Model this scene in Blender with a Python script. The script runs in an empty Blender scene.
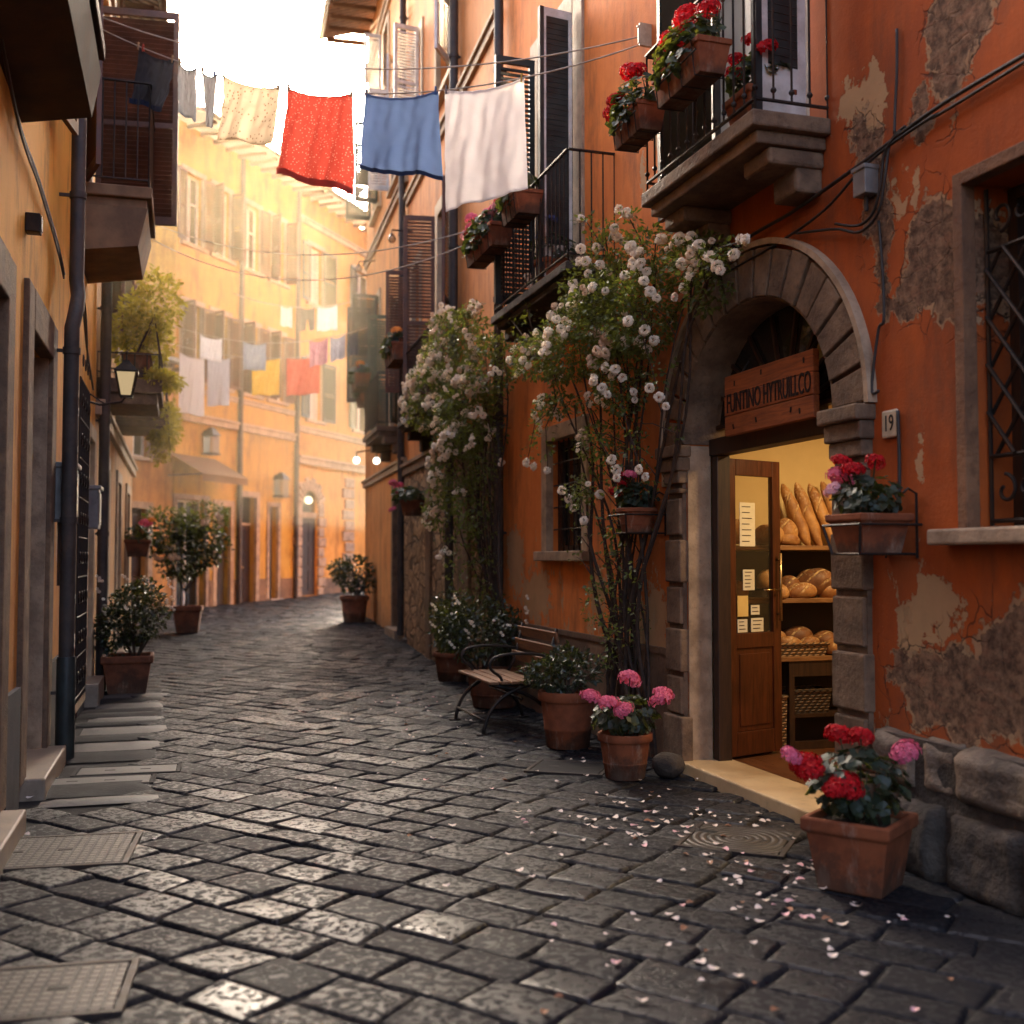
import bpy, math, random
from mathutils import Vector, Matrix, noise, Euler
R = math.radians
PI = math.pi
rng = random.Random(7)
sc = bpy.context.scene
COL = sc.collection

# ------------------------------------------------------------------ mesh helpers
class MB:
    def __init__(s): s.v = []; s.f = []
    def add(s, vs, fs):
        n = len(s.v); s.v += [tuple(v) for v in vs]; s.f += [tuple(i + n for i in f) for f in fs]; return s
    def box(s, x0, x1, y0, y1, z0, z1):
        vs = [(x, y, z) for z in (z0, z1) for y in (y0, y1) for x in (x0, x1)]
        return s.add(vs, [(0, 2, 3, 1), (4, 5, 7, 6), (0, 1, 5, 4), (2, 6, 7, 3), (0, 4, 6, 2), (1, 3, 7, 5)])
    def obox(s, c, size, rot=None):
        m = rot if rot is not None else Matrix.Identity(3)
        if isinstance(rot, tuple): m = Euler(rot).to_matrix()
        hx, hy, hz = size[0] / 2, size[1] / 2, size[2] / 2
        vs = [Vector(c) + m @ Vector((x, y, z)) for z in (-hz, hz) for y in (-hy, hy) for x in (-hx, hx)]
        return s.add(vs, [(0, 2, 3, 1), (4, 5, 7, 6), (0, 1, 5, 4), (2, 6, 7, 3), (0, 4, 6, 2), (1, 3, 7, 5)])
    def bar(s, a, b, w, h=None):
        a = Vector(a); b = Vector(b); d = b - a; L = d.length
        if L < 1e-6: return s
        q = d.to_track_quat('X', 'Z').to_matrix()
        return s.obox((a + b) / 2, (L, w, h or w), q)
    def tube(s, pts, r, n=8, cap=True):
        pts = [Vector(p) for p in pts]; k = len(pts)
        rs = r if isinstance(r, (list, tuple)) else [r] * k
        up = Vector((0, 0, 1)); vs = []; fs = []; prev = None
        for i, p in enumerate(pts):
            t = (pts[min(i + 1, k - 1)] - pts[max(i - 1, 0)]).normalized()
            if prev is None:
                a = t.cross(up) if abs(t.z) < .95 else t.cross(Vector((1, 0, 0)))
            else:
                a = prev - t * prev.dot(t)
            a.normalize(); prev = a; b = t.cross(a)
            for j in range(n):
                an = 2 * PI * j / n
                vs.append(p + (a * math.cos(an) + b * math.sin(an)) * rs[i])
        for i in range(k - 1):
            for j in range(n):
                fs.append((i * n + j, i * n + (j + 1) % n, (i + 1) * n + (j + 1) % n, (i + 1) * n + j))
        if cap:
            fs.append(tuple(range(n))[::-1]); fs.append(tuple((k - 1) * n + j for j in range(n)))
        return s.add(vs, fs)
    def lathe(s, prof, n=24, c=(0, 0, 0), cap=True):
        vs = []; fs = []; k = len(prof)
        for r, z in prof:
            for j in range(n):
                a = 2 * PI * j / n
                vs.append((c[0] + r * math.cos(a), c[1] + r * math.sin(a), c[2] + z))
        for i in range(k - 1):
            for j in range(n):
                fs.append((i * n + j, i * n + (j + 1) % n, (i + 1) * n + (j + 1) % n, (i + 1) * n + j))
        if cap:
            fs.append(tuple(range(n))[::-1]); fs.append(tuple((k - 1) * n + j for j in range(n)))
        return s.add(vs, fs)
    def sqlathe(s, prof, c=(0, 0, 0), ay=1.0):      # tapered square section
        vs = []; fs = []
        for r, z in prof:
            for sx, sy in ((-1, -1), (1, -1), (1, 1), (-1, 1)):
                vs.append((c[0] + sx * r, c[1] + sy * r * ay, c[2] + z))
        for i in range(len(prof) - 1):
            for j in range(4):
                fs.append((i * 4 + j, i * 4 + (j + 1) % 4, (i + 1) * 4 + (j + 1) % 4, (i + 1) * 4 + j))
        fs.append((3, 2, 1, 0)); fs.append(tuple((len(prof) - 1) * 4 + j for j in range(4)))
        return s.add(vs, fs)
    def prism(s, poly, y0, y1):                     # polygon in x,z extruded along y
        n = len(poly)
        vs = [(x, y0, z) for x, z in poly] + [(x, y1, z) for x, z in poly]
        fs = [tuple(range(n)), tuple(range(2 * n - 1, n - 1, -1))]
        fs += [(i, i + n, (i + 1) % n + n, (i + 1) % n) for i in range(n)]
        return s.add(vs, fs)
    def ball(s, c, r, seg=10, ring=7, sq=(1, 1, 1)):
        vs = []; fs = []
        for i in range(ring + 1):
            t = PI * i / ring
            for j in range(seg):
                a = 2 * PI * j / seg
                vs.append((c[0] + r * sq[0] * math.sin(t) * math.cos(a), c[1] + r * sq[1] * math.sin(t) * math.sin(a), c[2] + r * sq[2] * math.cos(t)))
        for i in range(ring):
            for j in range(seg):
                fs.append((i * seg + j, (i + 1) * seg + j, (i + 1) * seg + (j + 1) % seg, i * seg + (j + 1) % seg))
        return s.add(vs, fs)
    def build(s, name, mat, parent=None, smooth=False, bevel=0, loc=None, rz=0):
        me = bpy.data.meshes.new(name); me.from_pydata(s.v, [], s.f); me.update()
        if smooth:
            me.polygons.foreach_set('use_smooth', [True] * len(me.polygons))
        if mat is not None: me.materials.append(mat)
        o = bpy.data.objects.new(name, me); COL.objects.link(o)
        if parent is not None: o.parent = parent
        if loc is not None: o.location = loc
        if rz: o.rotation_euler = (0, 0, rz)
        if smooth == 'auto':
            md = o.modifiers.new('w', 'EDGE_SPLIT'); md.split_angle = R(38)
        if bevel:
            md = o.modifiers.new('bevel', 'BEVEL'); md.width = bevel; md.segments = 2; md.limit_method = 'ANGLE'; md.angle_limit = R(40)
        return o

def tag(o, label=None, cat=None, group=None, kind=None):
    if label: o['label'] = label
    if cat: o['category'] = cat
    if group: o['group'] = group
    if kind: o['kind'] = kind
    return o
def empty(name, loc, rz=0, label=None, cat=None, group=None, kind=None):
    o = bpy.data.objects.new(name, None); COL.objects.link(o); o.empty_display_size = .1
    o.location = loc; o.rotation_euler = (0, 0, rz)
    return tag(o, label, cat, group, kind)
def copy_tree(o, parent=None):
    c = o.copy(); COL.objects.link(c); c.parent = parent
    for ch in o.children: copy_tree(ch, c)
    return c
def gz(y): return max(0.0, .025 * (y - 15.0))

class Facade:
    """local frame of a house front: x along the front, y out into the street, z up"""
    def __init__(s, p0, p1):
        s.p0 = Vector((p0[0], p0[1], 0)); d = Vector((p1[0], p1[1], 0)) - s.p0
        s.L = d.length; s.u = d.normalized(); s.n = Vector((-s.u.y, s.u.x, 0)); s.rz = math.atan2(s.u.y, s.u.x)
    def w(s, x, y, z): return s.p0 + s.u * x + s.n * y + Vector((0, 0, z))

# ------------------------------------------------------------------ materials
class NT:
    def __init__(s, name):
        s.m = bpy.data.materials.new(name); s.m.use_nodes = True
        s.t = s.m.node_tree; s.t.nodes.clear(); s.out = s.t.nodes.new('ShaderNodeOutputMaterial')
    def node(s, ty, ins=None, **kw):
        n = s.t.nodes.new(ty)
        for k, v in kw.items(): setattr(n, k, v)
        for k, v in (ins or {}).items(): s.put(n.inputs[k], v)
        return n
    def put(s, sock, v):
        if v is None: return
        if hasattr(v, 'is_output') or isinstance(v, bpy.types.NodeSocket): s.t.links.new(v, sock)
        else:
            if isinstance(v, (tuple, list)) and len(v) == 3 and sock.type == 'RGBA': v = (*v, 1)
            sock.default_value = v
    def math(s, op, a, b=None, c=None, clamp=False):
        n = s.t.nodes.new('ShaderNodeMath'); n.operation = op; n.use_clamp = clamp
        s.put(n.inputs[0], a); s.put(n.inputs[1], b); s.put(n.inputs[2], c); return n.outputs[0]
    def vmath(s, op, a, b=None):
        n = s.t.nodes.new('ShaderNodeVectorMath'); n.operation = op
        s.put(n.inputs[0], a); s.put(n.inputs[1], b)
        return n.outputs['Value'] if op in ('LENGTH', 'DOT_PRODUCT', 'DISTANCE') else n.outputs[0]
    def mix(s, f, a, b, mode='MIX'):
        n = s.t.nodes.new('ShaderNodeMix'); n.data_type = 'RGBA'; n.blend_type = mode
        s.put(n.inputs['Factor'], f); s.put(n.inputs[6], a); s.put(n.inputs[7], b); return n.outputs[2]
    def noise(s, vec, scale, detail=4, rough=.55, dist=0, color=False):
        n = s.node('ShaderNodeTexNoise', {'Vector': vec, 'Scale': scale, 'Detail': detail, 'Roughness': rough, 'Distortion': dist})
        return n.outputs['Color' if color else 'Fac']
    def ramp(s, f, lo, hi, a=0.0, b=1.0):
        n = s.node('ShaderNodeMapRange', {'Value': f, 'From Min': lo, 'From Max': hi, 'To Min': a, 'To Max': b}); n.clamp = True
        n.interpolation_type = 'SMOOTHSTEP'; return n.outputs[0]
    def coord(s, stretch=(1, 1, 1), rand=True):
        tc = s.node('ShaderNodeTexCoord').outputs['Object']
        if stretch != (1, 1, 1): tc = s.vmath('MULTIPLY', tc, stretch)
        if rand:
            oi = s.node('ShaderNodeObjectInfo').outputs['Random']
            off = s.math('MULTIPLY', oi, 37.0)
            cx = s.node('ShaderNodeCombineXYZ', {'X': off, 'Y': off, 'Z': off}).outputs[0]
            tc = s.vmath('ADD', tc, cx)
        return tc
    def bump(s, h, strength=.3, dist=.01, normal=None):
        n = s.node('ShaderNodeBump', {'Height': h, 'Strength': strength, 'Distance': dist})
        if normal is not None: s.t.links.new(normal, n.inputs['Normal'])
        return n.outputs[0]
    def bsdf(s, col, rough=.6, normal=None, metal=0, spec=.5, **kw):
        b = s.node('ShaderNodeBsdfPrincipled', {'Base Color': col, 'Roughness': rough, 'Metallic': metal, 'Specular IOR Level': spec})
        if normal is not None: s.t.links.new(normal, b.inputs['Normal'])
        for k, v in kw.items(): s.put(b.inputs[k.replace('_', ' ')], v)
        return b.outputs[0]
    def done(s, sh):
        s.t.links.new(sh, s.out.inputs['Surface']); return s.m

def pmat(name, col, col2=None, rough=.6, scale=6, bump=.25, bscale=60, metal=0, spec=.4, stretch=(1, 1, 1), bdist=.004, edge=0.5, grime=0):
    m = NT(name); c = m.coord(stretch)
    col2 = col2 or tuple(x * .55 for x in col)
    f = m.ramp(m.noise(c, scale, 6, .6), .3, .7)
    base = m.mix(f, col2, col)
    if grime:
        g = m.ramp(m.noise(c, scale * 3.7, 5, .7), .5, .75)
        base = m.mix(m.math('MULTIPLY', g, grime), base, tuple(x * .25 for x in col))
    r = m.math('ADD', m.math('MULTIPLY', f, .15), rough - .07)
    n = m.bump(m.noise(c, bscale, 5, .6), bump, bdist) if bump else None
    return m.done(m.bsdf(base, r, n, metal, spec))

def plaster(name, col, patches=(), dark=None, cream=(.56, .36, .18), chips=.0, damp=.6, streak=.55, light_grad=None, light_zgrad=None):
    """old painted render: streaks, damp foot, flaked patches that bare brown mortar with a pale broken rim"""
    m = NT(name); c = m.coord(rand=False)
    dark = dark or tuple(x * .5 for x in col)
    if light_grad:
        gx = m.ramp(m.math('ADD', m.node('ShaderNodeSeparateXYZ', {'Vector': c}).outputs['X'], m.math('MULTIPLY', m.math('SUBTRACT', m.noise(c, 1.2, 5), .5), 2.5)), light_grad[0], light_grad[1])
        col_, dark_ = m.mix(gx, col, light_grad[2]), m.mix(gx, dark, light_grad[3])
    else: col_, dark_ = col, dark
    big = m.noise(c, .9, 5, .6); mid = m.noise(c, 4.5, 6, .65)
    st = m.noise(m.vmath('MULTIPLY', c, (7, 7, .45)), 1.0, 5, .65)
    f = m.math('ADD', m.math('MULTIPLY', big, .5), m.math('ADD', m.math('MULTIPLY', mid, .3), m.math('MULTIPLY', st, streak * .6)))
    base = m.mix(m.ramp(f, .35, .8), dark_, col_)
    if light_zgrad: base = m.mix(m.math('MULTIPLY', m.ramp(m.math('ADD', m.node('ShaderNodeSeparateXYZ', {'Vector': c}).outputs['Z'], m.math('MULTIPLY', m.math('SUBTRACT', st, .5), 2.2)), light_zgrad[0], light_zgrad[1]), .8), base, light_zgrad[2])
    base = m.mix(m.math('MULTIPLY', m.ramp(m.noise(c, 22, 4, .7), .55, .75), .25), base, tuple(min(1, x * 1.5) for x in col))
    sn = m.noise(m.vmath('MULTIPLY', c, (2.2, 2.2, .7)), 1.1, 7, .72)
    base = m.mix(m.math('MULTIPLY', m.ramp(sn, .46, .70), .62), base, (.12, .05, .024))
    z = m.node('ShaderNodeSeparateXYZ', {'Vector': c}).outputs['Z']
    dz = m.math('ADD', z, m.math('MULTIPLY', m.math('SUBTRACT', mid, .5), 1.2))
    base = m.mix(m.math('MULTIPLY', m.ramp(dz, 1.0, .0), damp), base, (.11, .065, .038))
    nv = m.noise(c, 3.2, 7, .68, color=True)
    disp = m.vmath('MULTIPLY', m.vmath('SUBTRACT', nv, (.5, .5, .5)), (.55, 0, .75))
    p = m.vmath('MULTIPLY', m.vmath('ADD', c, disp), (1, 0, 1))
    height = m.math('MULTIPLY', m.noise(c, 55, 5, .65), .12)
    height = m.math('ADD', height, m.math('MULTIPLY', mid, .35))
    if chips:
        ch = m.noise(m.vmath('MULTIPLY', c, (2.2, 2.2, 1.0)), 2.6, 8, .72)
        low = m.ramp(dz, 2.4, .4, 0, .13)
        chm = m.ramp(m.math('ADD', ch, low), .715 - chips, .735 - chips)
        base = m.mix(m.math('MULTIPLY', chm, .8), base, m.mix(mid, tuple(x * .6 for x in cream), cream))
        height = m.math('SUBTRACT', height, m.math('MULTIPLY', chm, .25))
    def field(lst):
        d = None
        for (px, pz, rx, rz) in lst:
            q = m.vmath('MULTIPLY', m.vmath('SUBTRACT', p, (px, 0, pz)), (1 / rx, 0, 1 / rz))
            l = m.vmath('LENGTH', q); d = l if d is None else m.math('MINIMUM', d, l)
        return d
    br = [q[:4] for q in patches if q[4] == 0]; cr = [q[:4] for q in patches if q[4] == 1]
    if cr:
        k = m.ramp(m.math('ADD', field(cr), m.math('MULTIPLY', m.math('SUBTRACT', m.noise(c, 14, 6, .7), .5), 1.6)), 1.02, .96)
        base = m.mix(m.math('MULTIPLY', k, .85), base, m.mix(mid, tuple(x * .55 for x in cream), cream))
        height = m.math('SUBTRACT', height, m.math('MULTIPLY', k, .4))
    if br:
        d = field(br)
        rim = m.ramp(d, 1.17, 1.13)
        base = m.mix(m.math('MULTIPLY', rim, .8), base, m.mix(m.noise(c, 9, 4), (.20, .13, .08), cream))
        wv_ = m.vmath('ADD', c, m.vmath('MULTIPLY', m.noise(c, 6, 4, color=True), (.16, 0, .16)))
        ck = m.node('ShaderNodeTexVoronoi', {'Vector': m.vmath('MULTIPLY', wv_, (1, 0, 1)), 'Scale': 5.5}, feature='DISTANCE_TO_EDGE').outputs['Distance']
        crack = m.math('MULTIPLY', m.ramp(ck, .022, .004), m.ramp(d, 1.9, 1.1))
        base = m.mix(m.math('MULTIPLY', crack, .85), base, (.03, .016, .010)); height = m.math('SUBTRACT', height, m.math('MULTIPLY', crack, .5))
        core = m.ramp(d, 1.02, .99)
        rough_n = m.noise(c, 16, 8, .75)
        mor = m.mix(m.ramp(rough_n, .35, .68), (.07, .034, .018), (.34, .19, .105))
        br_t = m.noise(m.vmath('MULTIPLY', c, (5, 5, 13)), 1.3, 4, .6)
        mor = m.mix(m.math('MULTIPLY', m.ramp(br_t, .5, .66), .5), mor, (.33, .15, .08))
        base = m.mix(core, base, mor)
        height = m.math('SUBTRACT', height, m.math('ADD', m.math('MULTIPLY', rim, .5), m.math('MULTIPLY', core, 1.6)))
        height = m.math('ADD', height, m.math('MULTIPLY', core, m.math('MULTIPLY', rough_n, 1.6)))
    return m.done(m.bsdf(base, .85, m.bump(height, .9, .022), spec=.25))

def leafmat(name, col, col2, trans=.35, rough=.4):
    m = NT(name)
    ri = m.node('ShaderNodeNewGeometry').outputs['Random Per Island']
    base = m.mix(ri, col2, col)
    p = m.bsdf(base, rough, spec=.45)
    t = m.node('ShaderNodeBsdfTranslucent', {'Color': m.mix(.5, base, (.35, .38, .03))}).outputs[0]
    return m.done(m.node('ShaderNodeMixShader', {0: trans, 1: p, 2: t}).outputs[0])

def petalmat(name, col, col2, trans=.3):
    m = NT(name)
    ri = m.node('ShaderNodeNewGeometry').outputs['Random Per Island']
    base = m.mix(ri, col2, col)
    p = m.bsdf(base, .6, spec=.2)
    t = m.node('ShaderNodeBsdfTranslucent', {'Color': base}).outputs[0]
    return m.done(m.node('ShaderNodeMixShader', {0: trans, 1: p, 2: t}).outputs[0])

def clothmat(name, col, spots=None, sscale=60, trans=.5):
    m = NT(name); c = m.coord()
    f = m.noise(c, 5, 4)
    base = m.mix(f, tuple(x * .8 for x in col), col)
    if spots:
        v = m.node('ShaderNodeTexVoronoi', {'Vector': c, 'Scale': sscale}).outputs['Distance']
        base = m.mix(m.ramp(v, .28, .2), base, spots)
    nb = m.bump(m.noise(m.vmath('MULTIPLY', c, (1, 1, .6)), 190, 3), .25, .002)
    p = m.bsdf(base, .9, nb, spec=.1, Sheen_Weight=.15)
    t = m.node('ShaderNodeBsdfTranslucent', {'Color': base, 'Normal': nb}).outputs[0]
    return m.done(m.node('ShaderNodeMixShader', {0: trans, 1: p, 2: t}).outputs[0])

def emis(name, col, st):
    m = NT(name)
    return m.done(m.node('ShaderNodeEmission', {'Color': (*col, 1), 'Strength': st}).outputs[0])

def glassmat(name, tint=(.9, .85, .75), amount=.75):
    m = NT(name)
    fr = m.node('ShaderNodeFresnel', {'IOR': 1.5}).outputs[0]
    tr = m.node('ShaderNodeBsdfTransparent', {'Color': (*tint, 1)}).outputs[0]
    gl = m.node('ShaderNodeBsdfGlossy', {'Roughness': .03}).outputs[0]
    df = m.bsdf((.2, .17, .12), .4)
    a = m.node('ShaderNodeMixShader', {0: fr, 1: tr, 2: gl}).outputs[0]
    return m.done(m.node('ShaderNodeMixShader', {0: 1 - amount, 1: a, 2: df}).outputs[0])

def woodmat(name, col, col2, rough=.5, axis='x', scale=1.0, spec=.4, bump=.25):
    m = NT(name)
    s = {'x': (1.2, 14, 14), 'z': (14, 14, 1.2), 'y': (14, 1.2, 14)}[axis]
    c = m.coord(tuple(k * scale for k in s))
    f = m.noise(c, 2.2, 7, .65, 1.2)
    g = m.noise(m.coord((1, 1, 1)), 3, 4)
    base = m.mix(m.ramp(f, .3, .72), col2, col)
    base = m.mix(m.math('MULTIPLY', m.ramp(g, .5, .75), .5), base, tuple(x * .5 for x in col2))
    return m.done(m.bsdf(base, m.math('ADD', m.math('MULTIPLY', f, .2), rough - .1), m.bump(f, bump, .004), spec=spec))

def cobble():
    m = NT('basalt_sett'); c = m.coord(rand=False)
    ri = m.node('ShaderNodeNewGeometry').outputs['Random Per Island']
    off = m.node('ShaderNodeCombineXYZ', {'X': m.math('MULTIPLY', ri, 50.), 'Y': m.math('MULTIPLY', ri, 31.), 'Z': 0.}).outputs[0]
    q = m.vmath('ADD', c, off)
    big = m.noise(q, 9, 6, .62); pit = m.noise(q, 26, 5, .6, .6); fine = m.noise(q, 120, 4, .6)
    base = m.mix(ri, (.005, .006, .009), (.015, .014, .016))
    base = m.mix(m.math('MULTIPLY', m.ramp(big, .42, .68), .5), base, (.022, .019, .018))
    dust = m.noise(c, .55, 5, .6)
    base = m.mix(m.math('MULTIPLY', m.ramp(dust, .5, .7), .3), base, (.018, .015, .013))
    r2 = m.math('FRACT', m.math('MULTIPLY', ri, 17.3))
    worn = m.math('MULTIPLY', m.ramp(m.math('ADD', pit, m.math('MULTIPLY', m.math('SUBTRACT', r2, .5), .12)), .44, .56), m.math('ADD', m.math('MULTIPLY', r2, .40), .45))
    pol = m.math('ADD', m.math('MULTIPLY', worn, -.32), .68)
    rough = m.math('ADD', pol, m.math('MULTIPLY', m.math('SUBTRACT', ri, .5), .14))
    h = m.math('ADD', m.math('MULTIPLY', worn, .55), m.math('ADD', m.math('MULTIPLY', fine, .16), m.math('MULTIPLY', big, .5)))
    return m.done(m.bsdf(base, rough, m.bump(h, .6, .009), spec=m.math('ADD', m.math('MULTIPLY', worn, .30), .14)))

def stonewall(name, col, scale=1.6):
    """coarse rubble masonry: uneven blocks, dark joints"""
    m = NT(name); c = m.coord(rand=False)
    w = m.vmath('ADD', c, m.vmath('MULTIPLY', m.vmath('SUBTRACT', m.noise(c, 3, 4, color=True), (.5, .5, .5)), (.25, .0, .2)))
    vv = m.vmath('MULTIPLY', w, (1.7, .0, 2.9))
    e = m.node('ShaderNodeTexVoronoi', {'Vector': vv, 'Scale': scale}, feature='DISTANCE_TO_EDGE').outputs['Distance']
    cc = m.node('ShaderNodeTexVoronoi', {'Vector': vv, 'Scale': scale}).outputs['Color']
    r = m.node('ShaderNodeSeparateColor', {'Color': cc}).outputs[0]
    g = m.noise(c, 14, 7, .7)
    base = m.mix(r, tuple(x * .55 for x in col), tuple(x * 1.25 for x in col))
    base = m.mix(m.ramp(g, .35, .7), tuple(x * .35 for x in col), base)
    k = m.ramp(e, .02, .09)
    base = m.mix(k, tuple(x * .22 for x in col), base)
    h = m.math('ADD', k, m.math('MULTIPLY', g, .6))
    return m.done(m.bsdf(base, .85, m.bump(h, .9, .04), spec=.25))

def tilemat():
    m = NT('roof_tile'); c = m.coord(rand=False)
    wv = m.node('ShaderNodeTexWave', {'Vector': c, 'Scale': 2.4, 'Distortion': .4, 'Detail': 2.0}, bands_direction='X').outputs['Fac']
    n = m.noise(c, 5, 5)
    base = m.mix(n, (.16, .085, .05), (.34, .22, .14))
    base = m.mix(m.ramp(wv, .3, .05), base, (.06, .035, .025))
    return m.done(m.bsdf(base, .8, m.bump(wv, .8, .05)))

def wicker(name, col):
    m = NT(name); c = m.coord()
    a = m.node('ShaderNodeTexWave', {'Vector': c, 'Scale': 14., 'Distortion': 1.0}, bands_direction='Z').outputs['Fac']
    b = m.node('ShaderNodeTexWave', {'Vector': c, 'Scale': 11., 'Distortion': 1.0}, bands_direction='DIAGONAL').outputs['Fac']
    f = m.math('MULTIPLY', a, b)
    base = m.mix(m.ramp(f, .05, .5), tuple(x * .2 for x in col), col)
    return m.done(m.bsdf(base, .65, m.bump(f, .8, .01)))

def breadmat(name, col, crust, flour=.5):
    m = NT(name); c = m.coord()
    n = m.noise(c, 9, 6, .65)
    base = m.mix(m.ramp(n, .3, .7), crust, col)
    z = m.node('ShaderNodeSeparateXYZ', {'Vector': m.node('ShaderNodeTexCoord').outputs['Generated']}).outputs['Z']
    fl = m.math('MULTIPLY', m.ramp(m.noise(c, 45, 5, .7), .5, .68), m.ramp(z, .5, 1, 0, flour))
    base = m.mix(fl, base, (.78, .62, .40))
    wv = m.node('ShaderNodeTexWave', {'Vector': c, 'Scale': 4.2, 'Distortion': 1.6, 'Detail': 2.}, bands_direction='DIAGONAL').outputs['Fac']
    cut = m.math('MULTIPLY', m.math('MULTIPLY', m.ramp(wv, .88, .97), m.ramp(z, .35, .65)), m.ramp(m.noise(c, 30, 4), .35, .6))
    base = m.mix(cut, base, (.60, .38, .17))
    h = m.math('SUBTRACT', m.math('MULTIPLY', n, .6), m.math('MULTIPLY', cut, .9))
    return m.done(m.bsdf(base, .55, m.bump(h, .8, .012), spec=.3))

def castiron(name, pattern):
    m = NT(name); c = m.coord(rand=False)
    if pattern == 'arc':
        f = m.node('ShaderNodeTexWave', {'Vector': c, 'Scale': 7.5, 'Distortion': .3}, wave_type='RINGS', rings_direction='Z').outputs['Fac']
    else:
        ch = m.node('ShaderNodeTexVoronoi', {'Vector': c, 'Scale': 22.0, 'Randomness': 0.0}, distance='CHEBYCHEV').outputs['Distance']
        f = m.ramp(ch, .40, .28)
    n = m.noise(c, 9, 6, .65)
    base = m.mix(n, (.035, .028, .024), (.10, .08, .065))
    base = m.mix(m.ramp(f, .5, .1), base, (.015, .012, .010))
    h = m.math('ADD', f, m.math('MULTIPLY', m.noise(c, 60, 4), .3))
    return m.done(m.bsdf(base, m.math('SUBTRACT', .65, m.math('MULTIPLY', n, .25)), m.bump(h, .9, .006), metal=.35))

M = {}
R1P = [(9.72, 3.0, .20, .26, 0), (9.95, 2.86, .20, .12, 0), (9.60, 2.86, .17, .2, 0), (9.62, 4.0, .15, .30, 0), (9.45, 4.25, .2, .25, 0), (9.85, 3.72, .07, .12, 0),
       (10.27, 3.72, .13, .14, 0), (10.20, 3.38, .10, .26, 0), (10.17, 3.0, .05, .25, 0), (9.62, .86, .40, .20, 0), (9.15, 1.0, .36, .30, 0), (8.6, .95, .5, .36, 0), (10.08, .93, .09, .1, 0),
       (7.6, 2.4, .5, .3, 0), (6.2, 1.0, .8, .4, 0),
       (10.40, 4.0, .13, .17, 1), (10.2, 3.95, .1, .14, 1), (10.02, 3.35, .05, .12, 1), (9.9, 3.32, .04, .08, 1), (9.98, 1.15, .13, .2, 1), (9.85, 1.98, .05, .12, 1), (9.8, 1.25, .2, .12, 1),
       (13.0, 1.02, .22, .30, 1), (13.35, 1.0, .16, .28, 1), (13.6, 1.4, .1, .25, 1), (15.9, 1.15, .5, .28, 1), (16.6, 1.5, .32, .35, 1), (14.2, 1.2, .2, .2, 1), (12.9, 4.75, .07, .12, 1), (13.2, 4.5, .05, .16, 1)]
M['r1'] = plaster('orange_render_peeling', (.46, .098, .016), R1P, dark=(.26, .052, .012), chips=.055, light_grad=(10.8, 14.6, (.80, .255, .055), (.60, .165, .035)))  # along-wall blend paints light falloff into the colour, dark near to bright far
M['r2'] = plaster('orange_render', (.66, .25, .07), dark=(.46, .16, .04), chips=.01)
M['r3'] = plaster('pale_orange_render', (.74, .34, .105), dark=(.52, .21, .06), chips=.01)
M['l1'] = plaster('ochre_render', (.70, .32, .065), [(9, 2.6, .5, .5, 1), (3.6, 1.6, .3, .2, 1)], dark=(.46, .18, .04), chips=.03, light_zgrad=(2.3, 3.8, (.94, .50, .085)))  # lighter upper wall: missing sunlight put into the paint colour
M['l2'] = plaster('amber_render', (.60, .32, .11), dark=(.42, .20, .06), chips=.02)
M['b'] = plaster('yellow_render', (.62, .37, .075), dark=(.42, .22, .045), chips=.01)
M['c'] = plaster('golden_render', (.68, .36, .09), dark=(.5, .23, .05), chips=.01)
M['trav'] = pmat('travertine', (.225, .138, .078), (.10, .058, .033), rough=.75, scale=5, bump=.9, bscale=26, bdist=.012, grime=.6)
M['trav_light'] = pmat('travertine_pale', (.46, .32, .20), (.23, .15, .09), rough=.7, scale=5, bump=.7, bscale=30, bdist=.008, grime=.45)
M['band'] = pmat('stone_band', (.50, .37, .23), (.32, .22, .13), rough=.8, scale=4, bump=.4, bscale=30)
M['dark_brown'] = pmat('dark_brown_stone', (.075, .042, .022), (.03, .018, .011), rough=.85, scale=3, bump=.4, bscale=30)  # one very dark brown stone tone for the near balcony
M['brownstone'] = pmat('brown_stone', (.27, .155, .08), (.14, .08, .042), rough=.85, scale=3, bump=.4, bscale=30, grime=.3)
M['brown_render'] = pmat('brown_render', (.26, .125, .06), (.13, .062, .032), rough=.9, scale=4, bump=.8, bscale=24, bdist=.015, grime=.5)
M['rubble'] = pmat('rubble_stone', (.10, .075, .055), (.03, .023, .018), rough=.9, scale=4, bump=1.0, bscale=14, bdist=.03, grime=.7)
M['rubble_pale'] = pmat('rubble_stone_pale', (.26, .19, .13), (.075, .053, .037), rough=.85, scale=4, bump=1.0, bscale=16, bdist=.025, grime=.6)
M['stonebase'] = stonewall('rubble_masonry', (.52, .33, .18))
M['plinth'] = pmat('grey_plinth', (.085, .08, .08), (.035, .033, .034), rough=.8, scale=5, bump=.6, bscale=40)
M['marble'] = pmat('worn_marble', (.34, .26, .18), (.21, .155, .105), rough=.45, scale=4, bump=.3, bscale=40, grime=.3)
M['door_stone'] = pmat('doorstep_travertine', (.62, .45, .25), (.46, .31, .16), rough=.4, scale=3, bump=.25, bscale=40, grime=.3)
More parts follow.
